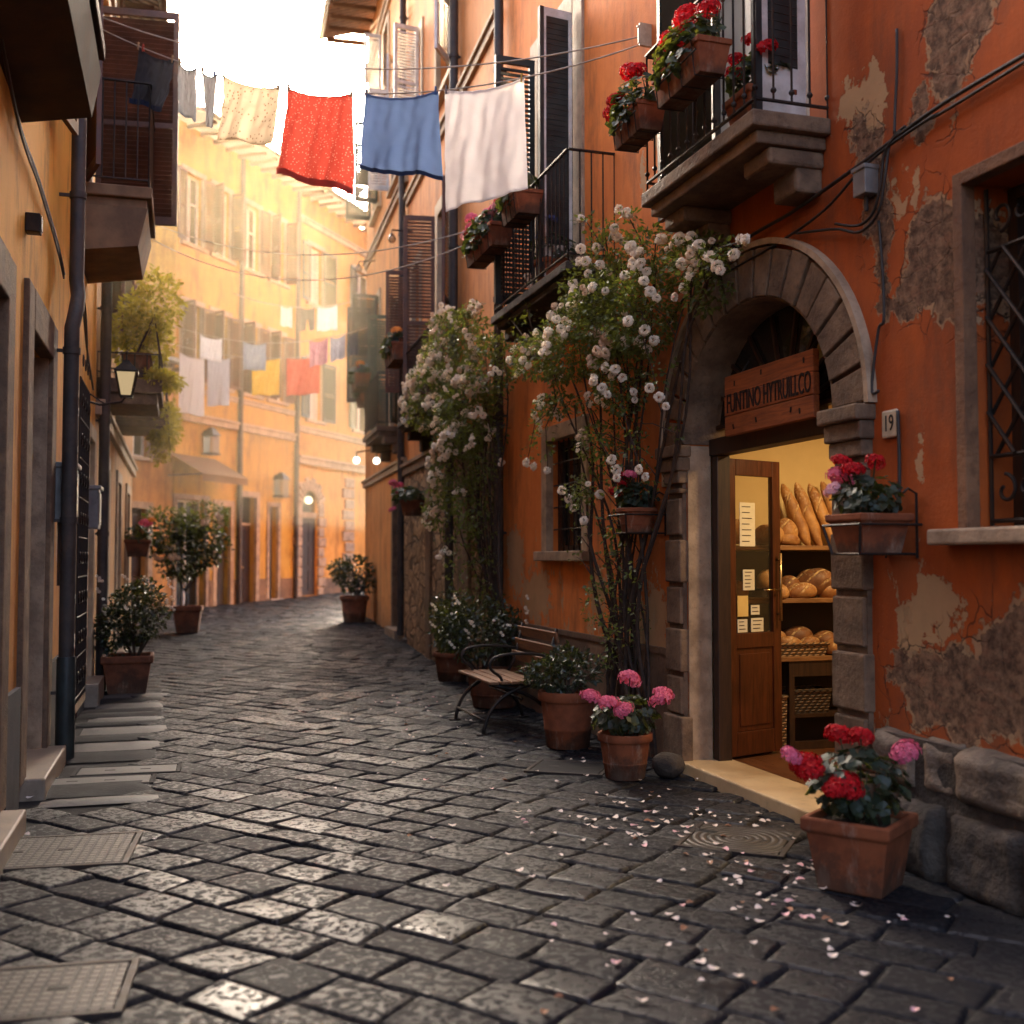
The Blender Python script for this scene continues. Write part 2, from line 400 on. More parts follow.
def terracotta(name, col, dark):
    m = NT(name); c = m.coord()
    n = m.noise(c, 7, 6, .6); base = m.mix(m.ramp(n, .3, .7), dark, col)
    z = m.node('ShaderNodeSeparateXYZ', {'Vector': m.node('ShaderNodeTexCoord').outputs['Generated']}).outputs['Z']
    st = m.noise(m.vmath('MULTIPLY', c, (9, 9, 2.2)), 1.0, 6, .7)
    lime = m.math('MULTIPLY', m.ramp(m.math('ADD', st, m.ramp(z, .0, .5, .12, 0)), .56, .74), .55)
    base = m.mix(lime, base, (.42, .30, .21))
    dirt = m.math('MULTIPLY', m.ramp(m.math('SUBTRACT', m.noise(c, 4, 5, .7), m.math('MULTIPLY', z, .35)), .30, .5), .7)
    base = m.mix(dirt, base, (.05, .032, .02))
    return m.done(m.bsdf(base, .82, m.bump(m.noise(c, 50, 5, .65), .4, .005), spec=.25))
M['terra'] = terracotta('terracotta', (.27, .080, .030), (.16, .045, .018))
M['terra_old'] = terracotta('terracotta_weathered', (.22, .075, .034), (.12, .042, .02))
M['soil'] = pmat('potting_soil', (.035, .022, .014), rough=.95, scale=20, bump=1, bscale=60, bdist=.02)
M['iron'] = pmat('wrought_iron', (.020, .018, .017), (.045, .026, .016), rough=.5, scale=9, bump=.4, bscale=50, metal=.5)
M['rust_iron'] = pmat('rusty_iron', (.05, .032, .022), (.022, .018, .016), rough=.6, scale=12, bump=.4, bscale=60, metal=.3)
M['pipe'] = pmat('painted_pipe', (.075, .055, .042), (.036, .028, .024), rough=.65, scale=6, bump=.3, bscale=40, grime=.3)
M['zinc'] = pmat('grey_metal_box', (.22, .20, .18), (.13, .11, .10), rough=.5, scale=5, bump=.2, bscale=40, grime=.4)
M['cable'] = pmat('black_cable', (.035, .028, .024), rough=.5, bump=0)
M['cord'] = pmat('washing_line_cord', (.62, .50, .38), rough=.8, bump=0)
M['sh_green'] = pmat('dark_green_paint', (.028, .034, .030), (.014, .017, .016), rough=.45, scale=6, bump=.3, bscale=60)
M['sh_olive'] = pmat('olive_paint', (.11, .13, .075), (.07, .085, .05), rough=.55, scale=6, bump=.3, bscale=60)
M['sh_brown'] = pmat('brown_paint', (.155, .060, .028), (.09, .034, .017), rough=.55, scale=6, bump=.3, bscale=60, grime=.3)
M['sh_white'] = pmat('white_paint', (.72, .68, .62), (.50, .46, .40), rough=.5, scale=6, bump=.3, bscale=60, grime=.25)
M['door_dark'] = woodmat('dark_door_wood', (.055, .026, .014), (.025, .013, .008), axis='z')
M['door_grey'] = woodmat('grey_door_wood', (.10, .095, .09), (.05, .048, .046), axis='z')
M['shop_wood'] = woodmat('shop_door_wood', (.105, .026, .008), (.05, .013, .005), rough=.35, axis='z')
M['shelf_wood'] = woodmat('shelf_wood', (.33, .155, .055), (.17, .075, .028), rough=.5, axis='y')
M['cab_wood'] = woodmat('cabinet_wood', (.055, .024, .011), (.025, .012, .007), rough=.5, axis='z')
M['floor_wood'] = woodmat('shop_floor_wood', (.20, .075, .028), (.09, .032, .014), rough=.3, axis='x')
M['sign_wood'] = woodmat('sign_wood', (.42, .115, .030), (.20, .052, .016), rough=.6, axis='x', bump=.5)
M['bench_wood'] = woodmat('bench_wood', (.30, .14, .058), (.15, .065, .028), rough=.55, axis='x', bump=.4)
M['ink'] = pmat('burnt_lettering', (.018, .009, .006), rough=.7, bump=0)
M['cream_wall'] = pmat('cream_shop_wall', (.72, .52, .24), (.64, .45, .20), rough=.8, scale=3, bump=.1)
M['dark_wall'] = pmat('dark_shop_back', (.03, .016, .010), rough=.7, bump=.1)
M['paper'] = pmat('notice_paper', (.74, .64, .44), (.66, .55, .36), rough=.8, bump=0)
M['paper_yel'] = pmat('yellow_paper', (.74, .50, .16), (.62, .38, .10), rough=.8, bump=0)
M['print'] = pmat('print', (.10, .07, .05), rough=.8, bump=0)
M['brass'] = pmat('brass', (.55, .38, .18), rough=.3, metal=1, bump=.05)
M['pane'] = pmat('dark_window_glass', (.020, .018, .016), (.030, .026, .022), rough=.08, bump=.15, bscale=3, spec=.7, bdist=.01)
M['curtain'] = clothmat('window_curtain', (.55, .50, .44), trans=.2)
M['glass'] = glassmat('door_glass', (.95, .92, .85), .93)
M['lampglass'] = glassmat('lamp_glass', (.95, .9, .8), .6)
M['rose_leaf'] = leafmat('rose_leaf', (.115, .135, .030), (.045, .060, .018))
M['dark_leaf'] = leafmat('dark_leaf', (.024, .034, .016), (.010, .016, .010), .15, .32)
M['ger_leaf'] = leafmat('geranium_leaf', (.032, .048, .024), (.014, .024, .016), .18, .5)
M['sun_leaf'] = leafmat('trailing_leaf', (.60, .42, .05), (.28, .20, .03), .62)
M['grass_leaf'] = leafmat('grassy_leaf', (.09, .10, .025), (.04, .05, .015), .35)
M['stem'] = pmat('woody_stem', (.075, .042, .025), (.03, .018, .012), rough=.8, scale=20, bump=.6, bscale=50)
M['greenstem'] = pmat('green_stem', (.05, .06, .02), rough=.7, bump=0)
M['rose'] = petalmat('white_rose_petal', (.92, .83, .69), (.84, .69, .52))
M['rose_warm'] = petalmat('cream_rose_petal', (.80, .62, .45), (.66, .46, .30))
M['red'] = petalmat('red_petal', (.62, .010, .014), (.36, .006, .010), .2)
M['pink'] = petalmat('pink_petal', (.82, .22, .32), (.66, .11, .19), .25)
M['palepink'] = petalmat('pale_pink_petal', (.84, .50, .50), (.78, .34, .36), .25)
M['orangefl'] = petalmat('orange_petal', (.80, .36, .08), (.66, .22, .05), .25)
M['bluefl'] = petalmat('blue_petal', (.10, .13, .32), (.05, .07, .2), .2)
M['petal_w'] = petalmat('fallen_white_petal', (.86, .74, .64), (.70, .55, .46), .1)
M['petal_p'] = petalmat('fallen_pink_petal', (.84, .54, .52), (.76, .40, .42), .1)
M['petal_b'] = petalmat('fallen_brown_petal', (.40, .20, .11), (.28, .12, .06), .1)
M['sett'] = cobble()
M['dirt'] = pmat('joint_dirt', (.014, .011, .009), (.006, .005, .0045), rough=.9, scale=8, bump=.8, bscale=60)
M['slab'] = pmat('pale_slab', (.105, .090, .076), (.045, .039, .034), rough=.58, scale=6, bump=.5, bscale=50, bdist=.006, grime=.4)
M['slab_dark'] = pmat('dark_slab', (.026, .023, .022), (.012, .011, .011), rough=.75, scale=5, bump=.6, bscale=40, bdist=.006, grime=.4, spec=.2)
M['iron_grid'] = castiron('cast_iron_grid', 'grid')
M['iron_arc'] = castiron('cast_iron_arc', 'arc')
M['tile'] = tilemat()
M['eave'] = woodmat('eave_boards', (.20, .12, .07), (.10, .06, .035), axis='y')
M['wick'] = wicker('wicker_weave', (.36, .19, .075))
M['wick_dark'] = wicker('dark_wicker_weave', (.12, .065, .03))
M['bread'] = breadmat('golden_crust', (.52, .26, .085), (.25, .095, .030), .8)
M['bread_dark'] = breadmat('dark_crust', (.26, .105, .036), (.11, .040, .015), .4)
M['bulb'] = emis('lit_bulb', (1, .74, .40), .5)
M['bulb_white'] = emis('lit_globe', (1, .88, .72), .45)
M['unlit_pane_glow'] = emis('unlit_pane_glow', (1, .72, .38), .05)  # faint glow put on the panes of an unlit lantern
M['white_plate'] = pmat('enamel_plate', (.58, .46, .31), (.42, .32, .21), rough=.35, scale=14, bump=.1, grime=.25)
M['gutter'] = pmat('bronze_lamp', (.16, .12, .085), rough=.5, metal=.3)

# ------------------------------------------------------------------ street fronts
F1 = Facade((4.947, -4.0), (-.137, 12.4))      # house with the bakery
F2 = Facade((-.137, 12.4), (-1.816, 19.0))     # stone footed house
F3 = Facade((-1.816, 19.0), (-3.34, 25.0))     # pale house beyond
G1 = Facade((-4.76, 12.5), (.19, -4.0))        # ochre house opposite
G2 = Facade((-7.61, 22.0), (-4.76, 12.5))
FB = Facade((-6.3, 32.0), (-9.5, 23.3))        # houses round the bend
FC = Facade((-4.3, 37.6), (-6.3, 32.0))

def house(name, fac, H, ops, mat, label, depth=.2, D=6.0, arch=None, xa=0, xb=None):
    b = empty(name, fac.p0, fac.rz, label, 'building')
    m = MB(); L = fac.L if xb is None else xb
    xs = sorted({xa, L} | {v for o in ops for v in o[:2]}); zs = sorted({-.4, H} | {v for o in ops for v in o[2:4]})
    for i in range(len(xs) - 1):
        for j in range(len(zs) - 1):
            cx, cz = (xs[i] + xs[i + 1]) / 2, (zs[j] + zs[j + 1]) / 2
            if any(o[0] < cx < o[1] and o[2] < cz < o[3] for o in ops): continue
            m.add([(xs[i], 0, zs[j]), (xs[i + 1], 0, zs[j]), (xs[i + 1], 0, zs[j + 1]), (xs[i], 0, zs[j + 1])], [(3, 2, 1, 0)])
    for o in ops:
        x0, x1, z0, z1 = o[:4]; d = o[4] if len(o) > 4 else depth
        isarch = arch is not None and o is ops[0]
        for a, c in (((x0, z0), (x0, z1)), ((x0, z1), (x1, z1)), ((x1, z1), (x1, z0)), ((x1, z0), (x0, z0))):
            if isarch and (a[1] == z1 or c[1] == z1) and a[1] == c[1]: continue
            m.add([(a[0], 0, a[1]), (c[0], 0, c[1]), (c[0], -d, c[1]), (a[0], -d, a[1])], [(0, 1, 2, 3)])
        if isarch:
            cx, sp, rx, rz_ = arch; n = 28
            pts = [(cx + rx * math.cos(PI * k / n), sp + rz_ * math.sin(PI * k / n)) for k in range(n + 1)]
            for k in range(n):
                p, q = pts[k], pts[k + 1]
                m.add([(p[0], 0, p[1]), (q[0], 0, q[1]), (q[0], 0, z1), (p[0], 0, z1)], [(0, 1, 2, 3)])
    m.add([(xa, 0, -.4), (xa, -D, -.4), (xa, -D, H), (xa, 0, H), (L, 0, -.4), (L, -D, -.4), (L, -D, H), (L, 0, H)], [(0, 1, 2, 3), (7, 6, 5, 4), (1, 5, 6, 2), (3, 2, 6, 7)])
    m.build('wall', mat, b)
    return b

def roof(b, fac, H, over=.8, rise=2.2, D=6.0, x0=-.3, x1=None, soffit=True):
    x1 = fac.L + .3 if x1 is None else x1
    m = MB(); e = H - .02; t = .14
    sl = rise / (D + over)
    n = 1
    m.add([(x0, over, e), (x1, over, e), (x1, -D, e + rise), (x0, -D, e + rise), (x0, over, e + t), (x1, over, e + t), (x1, -D, e + rise + t), (x0, -D, e + rise + t)],
          [(0, 3, 2, 1), (4, 5, 6, 7), (0, 1, 5, 4), (2, 3, 7, 6), (1, 2, 6, 5), (3, 0, 4, 7)])
    r = m.build('roof', M['tile'], b)
    s = MB()
    k = x0
    while k < x1:
        s.box(k, k + .1, .003, over - .06, e - .10, e - .012); k += .55
    s.build('rafter', M['eave'], r)
    g = MB(); g.tube([(x0, over + .06, e + .03), (x1, over + .06, e + .03)], .065, 8); g.build('gutter', M['gutter'], r, smooth=True)
    return r

def leaf_mesh(w, h, t=.04, st=.055, pitch=.05, tilt=38):
    m = MB()
    m.box(0, st, -t / 2, t / 2, 0, h); m.box(w - st, w, -t / 2, t / 2, 0, h)
    m.box(st, w - st, -t / 2, t / 2, 0, st * 1.5); m.box(st, w - st, -t / 2, t / 2, h - st * 1.3, h)
    if h > 1.5: m.box(st, w - st, -t / 2, t / 2, h * .45, h * .45 + st)
    z = st * 1.5 + .02
    while z < h - st * 1.3 - .02:
        if not (h > 1.5 and h * .45 - .02 < z < h * .45 + st + .02):
            m.obox((w / 2, 0, z), (w - 2 * st, .009, pitch * 1.05), (R(tilt), 0, 0))
        z += pitch
    return m

def two_tone(par, w, h, loc, rz, st=.055):
    m = MB(); t = .04
    m.box(0, st, -t / 2, t / 2, 0, h); m.box(w - st, w, -t / 2, t / 2, 0, h); m.box(st, w - st, -t / 2, t / 2, 0, .30); m.box(st, w - st, -t / 2, t / 2, h - .08, h)
    o = m.build('shutter', M['sh_white'], par, loc=loc, rz=rz)
    m = MB(); z = .33
    while z < h - .1: m.obox((w / 2, 0, z), (w - 2 * st, .009, .052), (R(38), 0, 0)); z += .05
    m.box(st, w - st, .012, .016, .30, h - .08)
    m.build('slat', M['sh_green'], o)
    e = MB(); e.box(w - .012, w + .03, -t / 2 - .004, t / 2 + .004, -.002, h + .002); e.build('edge', M['sh_green'], o)
    return o
def window(b, x0, x1, z0, z1, dep=.2, shut=(), shm='sh_green', frame='sh_white', sill=True, surround='band', curtain=False, mull=True, bars=False, sw=.13):
    w = x1 - x0; h = z1 - z0
    fr = MB(); y0, y1 = -dep, -dep + .06; t = .06
    fr.box(x0, x0 + t, y0, y1, z0, z1); fr.box(x1 - t, x1, y0, y1, z0, z1); fr.box(x0 + t, x1 - t, y0, y1, z1 - t, z1); fr.box(x0 + t, x1 - t, y0, y1, z0, z0 + t)
    if mull:
        fr.box((x0 + x1) / 2 - .035, (x0 + x1) / 2 + .035, y0 + .003, y1 + .01, z0 + t, z1 - t)
        fr.box(x0 + t, x1 - t, y0 + .01, y1 - .005, z0 + h * .6, z0 + h * .6 + .035)
    win = fr.build('window', M[frame], b)
    pn = MB(); pn.box(x0 + .01, x1 - .01, y0 - .03, y0 + .02, z0 + .01, z1 - .01); pn.build('pane', M['pane'], win)
    if curtain:
        c = MB(); n = 40
        vs = []; fs = []
        for i in range(n + 1):
            x = x0 + t + (w - 2 * t) * i / n; y = y0 + .035 + .008 * math.sin(i * 1.7)
            vs += [(x, y, z0 + t), (x, y, z1 - t)]
        for i in range(n): fs.append((2 * i, 2 * i + 2, 2 * i + 3, 2 * i + 1))
        c.add(vs, fs); c.build('curtain', M['curtain'], win, smooth=True)
    if surround:
        s = MB(); q = .028
        s.box(x0 - sw, x0 + .004, -.05, q, z0, z1 + sw); s.box(x1 - .004, x1 + sw, -.05, q, z0, z1 + sw); s.box(x0 + .004, x1 - .004, -.05, q + .003, z1 - .004, z1 + sw)
        s.build('surround', M[surround], win, bevel=.006)
    if sill:
        s = MB(); s.box(x0 - sw - .04, x1 + sw + .04, -dep + .02, .10, z0 - .09, z0 + .004); s.build('sill', M[surround or 'band'], win, bevel=.01)
    for side, ang, lw in shut:
        lf = leaf_mesh(lw, h - .02)
        o = lf.build('shutter', M[shm], win)
        if side == 'lo': o.location = (x0, .06, z0 + .01); o.rotation_euler = (0, 0, R(ang))
        else: o.location = (x1, .06, z0 + .01); o.rotation_euler = (0, 0, R(180 - ang))
    if bars:
        g = MB()
        n = max(3, int(w / .13))
        for i in range(1, n): g.tube([(x0 + w * i / n, -.06, z0), (x0 + w * i / n, -.06, z1)], .009, 6)
        k = max(3, int(h / .2))
        for i in range(1, k): g.tube([(x0, -.06, z0 + h * i / k), (x1, -.06, z0 + h * i / k)], .008, 6)
        g.build('grille', M['iron'], win)
    return win

def balcony(b, x0, x1, z, proj, mat='trav', rail=1.0, step=.11, t=.16, br=2, brd=.30, knobs=True, deep=None):
    s = MB()
    s.box(x0, x1, 0, proj, z - t * .55, z); s.box(x0 + .05, x1 - .05, 0, proj - .05, z - t, z - t * .55)
    o = s.build('balcony', M[mat], b, bevel=.012)
    for i in range(br):
        bx = x0 + (x1 - x0) * ((i + .5) / br if br > 1 else .5)
        if br == 2: bx = x0 + .22 if i == 0 else x1 - .22
        k = MB(); k.prism([(bx - .13, z - t - brd), (bx + .13, z - t - brd), (bx + .13, z - t), (bx - .13, z - t)], 0, proj * .35)
        k.box(bx - .15, bx + .15, 0, proj * .72, z - t - brd * .42, z - t - .001)
        k.build('bracket', M[mat], o, bevel=.02)
    g = MB(); a = .035
    zt = z + rail
    path = [(x0 + a, .0, zt), (x0 + a, proj - a, zt), (x1 - a, proj - a, zt), (x1 - a, .0, zt)]
    for p, q in zip(path, path[1:]):
        g.bar(p, q, .035, .012); g.bar((p[0], p[1], z + .07), (q[0], q[1], z + .07), .022, .012)
    def posts(p, q):
        L = (Vector(q) - Vector(p)).length; n = max(1, int(L / step))
        for i in range(n + 1):
            v = Vector(p).lerp(Vector(q), i / n)
            g.tube([(v.x, v.y, z + (.0 if i in (0, n) else .07)), (v.x, v.y, zt)], .0075, 6)
            if knobs:
                g.ball((v.x, v.y, z + .13), .018, 6, 4); g.ball((v.x, v.y, zt - .14), .015, 6, 4)
    for p, q in zip(path, path[1:]): posts((p[0], p[1], 0), (q[0], q[1], 0))
    g.build('railing', M['iron'], o)
    return o

def door(b, x0, x1, z0, z1, dep=.2, mat='door_dark', surround='band', sw=.16, fan=0, step=True, frame=True):
    w = x1 - x0
    d = MB(); d.box(x0, x1, -dep - .03, -dep + .02, z0, z1 - fan)
    for i in range(2):
        for j in range(3):
            a0 = x0 + w * (.08 + .46 * i); h = (z1 - fan - z0)
            d.box(a0, a0 + w * .38, -dep + .021, -dep + .04, z0 + h * (.07 + .31 * j), z0 + h * (.33 + .31 * j))
    o = d.build('door', M[mat], b, bevel=.008)
    if fan:
        p = MB(); p.box(x0, x1, -dep - .03, -dep + .0, z1 - fan + .05, z1); p.build('fanlight', M['pane'], o)
        p = MB(); p.box(x0, x1, -dep - .03, -dep + .045, z1 - fan, z1 - fan + .06); p.build('transom', M['band'], o)
    k = MB(); k.ball((x0 + w * .57, -dep + .06, z0 + 1.0), .03, 8, 6); k.build('handle', M['brass'], o, smooth=True)
    if surround:
        s = MB(); q = .035
        s.box(x0 - sw, x0 + .004, -.06, q, z0, z1 + sw); s.box(x1 - .004, x1 + sw, -.06, q, z0, z1 + sw); s.box(x0 + .004, x1 - .004, -.06, q + .003, z1 - .004, z1 + sw)
        s.build('door_surround', M[surround], o, bevel=.01)
    if step:
        s = MB(); s.box(x0 - .1, x1 + .1, -dep, .16, z0 - .3, z0 + .02); s.build('doorstep', M['marble'], o, bevel=.012)
    return o

def band(b, x0, x1, z, h=.18, y=.07, mat='band', name='string_course'):
    m = MB(); m.box(x0, x1, -.02, y, z - h / 2, z + h / 2); m.box(x0, x1, -.02, y + .04, z + h * .18, z + h * .5 + .002)
    return m.build(name, M[mat], b, bevel=.012)

# ---- R1 : the bakery house
ACX, ASP, ARX, ARZ = 11.51, 2.33, .94, .83
opsR1 = [(ACX - ARX, ACX + ARX, .02, ASP + ARZ, .18), (8.55, 9.52, 1.64, 3.26, .30), (14.52, 15.50, 1.58, 2.66, .18),
         (10.82, 12.75, 4.02, 6.7, .22), (14.72, 15.75, 4.05, 6.6, .2), (7.3, 8.5, 4.3, 6.6, .2)]
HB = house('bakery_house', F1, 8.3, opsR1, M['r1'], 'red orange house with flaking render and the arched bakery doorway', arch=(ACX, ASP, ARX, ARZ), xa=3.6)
NV = 17
v = MB(); vr = random.Random(3)
for i in range(NV):
    a0 = PI * i / NV + .012; a1 = PI * (i + 1) / NV - .012; pr = .045 + vr.uniform(-.008, .012); th = .30 + vr.uniform(-.012, .012)
    poly = []
    for k in range(5):
        a = a0 + (a1 - a0) * k / 4; poly.append((ACX + (ARX + .003) * math.cos(a), ASP + (ARZ + .003) * math.sin(a)))
    for k in range(5):
        a = a1 - (a1 - a0) * k / 4; poly.append((ACX + (ARX + th) * math.cos(a), ASP + (ARZ + th) * math.sin(a)))
    v.prism(poly, -.02, pr)
arch = v.build('stone_arch', M['trav'], HB, bevel=.008)
v = MB()
for i in range(40):
    a0, a1 = PI * i / 40, PI * (i + 1) / 40
    poly = [(ACX + (ARX + .318) * math.cos(a0), ASP + (ARZ + .318) * math.sin(a0)), (ACX + (ARX + .318) * math.cos(a1), ASP + (ARZ + .318) * math.sin(a1)),
            (ACX + (ARX + .355) * math.cos(a1), ASP + (ARZ + .355) * math.sin(a1)), (ACX + (ARX + .355) * math.cos(a0), ASP + (ARZ + .355) * math.sin(a0))]
    v.prism(poly, -.02, .058)
v.build('hood_moulding', M['trav_light'], arch)
v = MB()
for i in range(36):
    a0, a1 = PI * i / 36, PI * (i + 1) / 36
    r0, r1 = ARX - .012, ARZ - .012
    v.add([(ACX + r0 * math.cos(a0), .03, ASP + r1 * math.sin(a0)), (ACX + r0 * math.cos(a1), .03, ASP + r1 * math.sin(a1)),
           (ACX + r0 * math.cos(a1), -.30, ASP + r1 * math.sin(a1)), (ACX + r0 * math.cos(a0), -.30, ASP + r1 * math.sin(a0)),
           (ACX + (r0 + .02) * math.cos(a0), .03, ASP + (r1 + .02) * math.sin(a0)), (ACX + (r0 + .02) * math.cos(a1), .03, ASP + (r1 + .02) * math.sin(a1))],
          [(0, 3, 2, 1), (0, 1, 5, 4)])
v.build('arch_soffit', M['trav'], arch, smooth=True)
for xa, xb, lo in ((ACX - ARX - .30, ACX - ARX, True), (ACX + ARX, ACX + ARX + .25, False)):
    v = MB(); z = .40; i = 0
    while z < 2.0:
        h = .30 + (.04 if i % 2 else 0)
        if z + h > 2.05: h = 2.05 - z
        v.box(xa + (.0 if i % 2 else .02), xb, -.02, .055 + .01 * (i % 2), z, z + h - .035); z += h; i += 1
    v.box(xa - .03, xb + (-.004 if lo else .03), -.02, .075, .0, .385)
    pil = v.build('pilaster', M['trav'], HB, bevel=.012)
    v = MB(); v.box(xa + .015, xb - .004, -.02, .03, .39, 2.05)
    v.build('pilaster_core', M['trav'], pil)
    v = MB(); x_in = xb + .004 if lo else xa - .004
    q0, q1 = (xa - .04, xb + .03) if lo else (xa - .03, xb + .04)
    v.box(q0 + .03, q1 - .03, -.02, .07, 2.052, 2.14); v.box(q0 + .015, q1 - .015, -.02, .09, 2.14, 2.24); v.box(q0, q1, -.02, .125, 2.24, 2.325)
    v.build('impost', M['trav'], pil, bevel=.012)
    v = MB()
    if lo: v.box(xb - .02, xb + .012, -.18, .0, .02, 2.32)
    else: v.box(xa - .012, xa + .02, -.18, .0, .02, 2.32)
    v.build('jamb', M['trav_light'], pil)
# door frame, fanlight
xl, xr = ACX - ARX, ACX + ARX
v = MB(); v.box(xl + .014, xl + .09, -.29, -.185, .07, 2.25); v.box(xr - .10, xr - .014, -.29, -.185, .07, 2.25); v.box(xl + .014, xr - .014, -.295, -.165, 2.25, 2.37)
dfr = v.build('door_frame', M['cab_wood'], HB, bevel=.006)
v = MB(); n = 24
poly = [(ACX + (ARX - .015) * math.cos(PI * k / n), 2.45 + (ARZ - .14) * math.sin(PI * k / n)) for k in range(n + 1)]
v.prism(poly, -.27, -.25); fan = v.build('fanlight', M['pane'], dfr)
v = MB()
for k in range(1, 9):
    a = PI * k / 9; v.bar((ACX + .26 * math.cos(a), -.235, 2.42 + .22 * math.sin(a)), (ACX + .90 * math.cos(a), -.235, 2.42 + .70 * math.sin(a)), .024)
v.tube([(ACX + .26 * math.cos(PI * k / 12), -.235, 2.42 + .22 * math.sin(PI * k / 12)) for k in range(13)], .014, 6)
v.box(xl + .02, xr - .02, -.28, -.22, 2.44, 2.47); v.box(ACX - .02, ACX + .02, -.28, -.22, 2.37, 2.44); v.box(ACX - .42, ACX - .38, -.28, -.22, 2.37, 2.44)
v.build('fanlight_bar', M['cab_wood'], fan)
# open leaf
LW, LZ0, LZ1 = .56, .09, 2.235
v = MB(); t = .022
v.box(0, .085, -t, t, LZ0, LZ1); v.box(LW - .085, LW, -t, t, LZ0, LZ1); v.box(.085, LW - .085, -t, t, LZ1 - .12, LZ1); v.box(.085, LW - .085, -t, t, LZ0, LZ0 + .17)
v.box(.085, LW - .085, -t, t, .86, .97); v.box(.085, LW - .085, -.010, .010, LZ0 + .17, .86); v.box(.12, LW - .12, -.018, .018, LZ0 + .21, .82)
leaf = v.build('shop_door', M['shop_wood'], HB, bevel=.005)
leaf.location = (12.40, -.275, 0); leaf.rotation_euler = (0, 0, math.atan2(-.494, .16))
v = MB(); v.add([(.083, 0, .972), (LW - .083, 0, .972), (LW - .083, 0, LZ1 - .118), (.083, 0, LZ1 - .118)], [(0, 1, 2, 3)]); v.build('pane', M['glass'], leaf)
v = MB(); v.tube([(LW - .04, -.055, 1.05), (LW - .04, -.055, 1.55)], .011, 8); v.tube([(LW - .04, -.02, 1.10), (LW - .04, -.055, 1.10)], .008, 6); v.tube([(LW - .04, -.02, 1.5), (LW - .04, -.055, 1.5)], .008, 6)
v.tube([(LW - .04, -.055, 1.28), (LW - .22, -.05, 1.28)], .007, 6)
v.build('handle', M['brass'], leaf, smooth=True)
for z in (.35, 1.15, 2.0):
    v = MB(); v.tube([(-.008, -.024, z), (-.008, -.024, z + .12)], .014, 8); v.build('hinge', M['iron'], leaf)
for (px0, px1, pz0, pz1, mt, rows) in ((.14, .30, 1.60, 1.92, 'paper', 7), (.17, .29, 1.28, 1.43, 'paper', 5), (.11, .22, 1.09, 1.24, 'paper_yel', 0), (.25, .34, 1.10, 1.17, 'paper', 2), (.11, .21, .975, 1.07, 'paper', 3), (.25, .38, .975, 1.075, 'paper', 3)):
    nt = MB(); nt.box(px0, px1, -.0085, -.0045, pz0, pz1); no = nt.build('notice', M[mt], leaf)
    if rows:
        nt = MB()
        for k in range(rows):
            zz = pz1 - (pz1 - pz0) * (k + .8) / (rows + .6); nt.box(px0 + (px1 - px0) * .14, px0 + (px1 - px0) * rng.uniform(.6, .88), -.0105, -.0087, zz, zz + .006)
        nt.build('print', M['print'], leaf)
v = MB(); v.box(10.52, 12.50, -.32, .085, -.2, .078); v.build('doorstep', M['door_stone'], HB, bevel=.012)
# shop room behind the door
v = MB(); v.box(9.9, 13.05, -3.2, -.30, .03, .07)
rm = v.build('shop_floor', M['floor_wood'], HB)
v = MB(); v.box(12.98, 13.05, -3.2, -.24, .07, 2.95); v.box(9.85, 9.92, -3.2, -.24, .07, 2.95); v.box(9.92, 12.98, -3.27, -3.2, .07, 2.95); v.box(9.92, 12.98, -3.2, -.3, 2.9, 2.95)
v.box(9.92, 10.56, -.34, -.25, .07, 2.9); v.box(12.47, 12.98, -.34, -.25, .07, 2.9); v.box(10.56, 12.47, -.36, -.30, 2.46, 2.9)
v.build('shop_wall', M['cream_wall'], HB)
# lower masonry, proud of the render
def rubble_course(x0, x1, rows, mat, name, par, seed, y=.05):
    r = random.Random(seed); m = MB()
    for z0, z1 in rows:
        x = x0
        while x < x1:
            w = r.uniform(.28, .62); xe = min(x + w, x1); g = .004
            nx, nz = 14, 10; vs = []; fs = []
            top = z1 - g - r.uniform(0, .015); bot = z0 + g; tone = r.uniform(-.02, .02)
            for j in range(nz + 1):
                for i in range(nx + 1):
                    u, q = i / nx, j / nz
                    ed = min(min(u, 1 - u) * (xe - x) / .05, min(q, 1 - q) * (z1 - z0) / .05); dome = min(1, ed) ** .6
                    px_, pz_ = x + g + (xe - x - 2 * g) * u, bot + (top - bot) * q
                    nn = noise.noise(Vector((px_ * 5 + seed, pz_ * 5, w * 9))) * .03 + noise.noise(Vector((px_ * 14 + seed, pz_ * 14, w * 9))) * .014
                    vs.append((px_ + nn * .6, -.02 + dome * (y + .02 + tone) + nn * dome, pz_ + nn * .5))
            for j in range(nz):
                for i in range(nx):
                    k = j * (nx + 1) + i; fs.append((k + 1, k, k + nx + 1, k + nx + 2))
            m.add(vs, fs); x = xe
    return m.build(name, M[mat], par, smooth=True)
rubble_course(3.6, 10.19, [(-.05, .37)], 'rubble', 'footing_block', HB, 11, .13)
rubble_course(3.6, 10.19, [(.36, .655)], 'rubble_pale', 'base_block', HB, 15, .085)
v = MB(); v.box(3.61, 10.2, -.02, .055, -.1, .63); v.build('base_mortar', M['rubble'], HB)
v = MB(); v.box(12.72, 16.9, -.02, .025, -.1, .82); v.box(12.72, 16.9, -.02, .036, .80, .845); v.build('plinth', pmat('brown_plinth', (.20, .115, .065), (.10, .058, .035), rough=.85, scale=3, bump=.8, bscale=25, bdist=.01, grime=.5), HB)
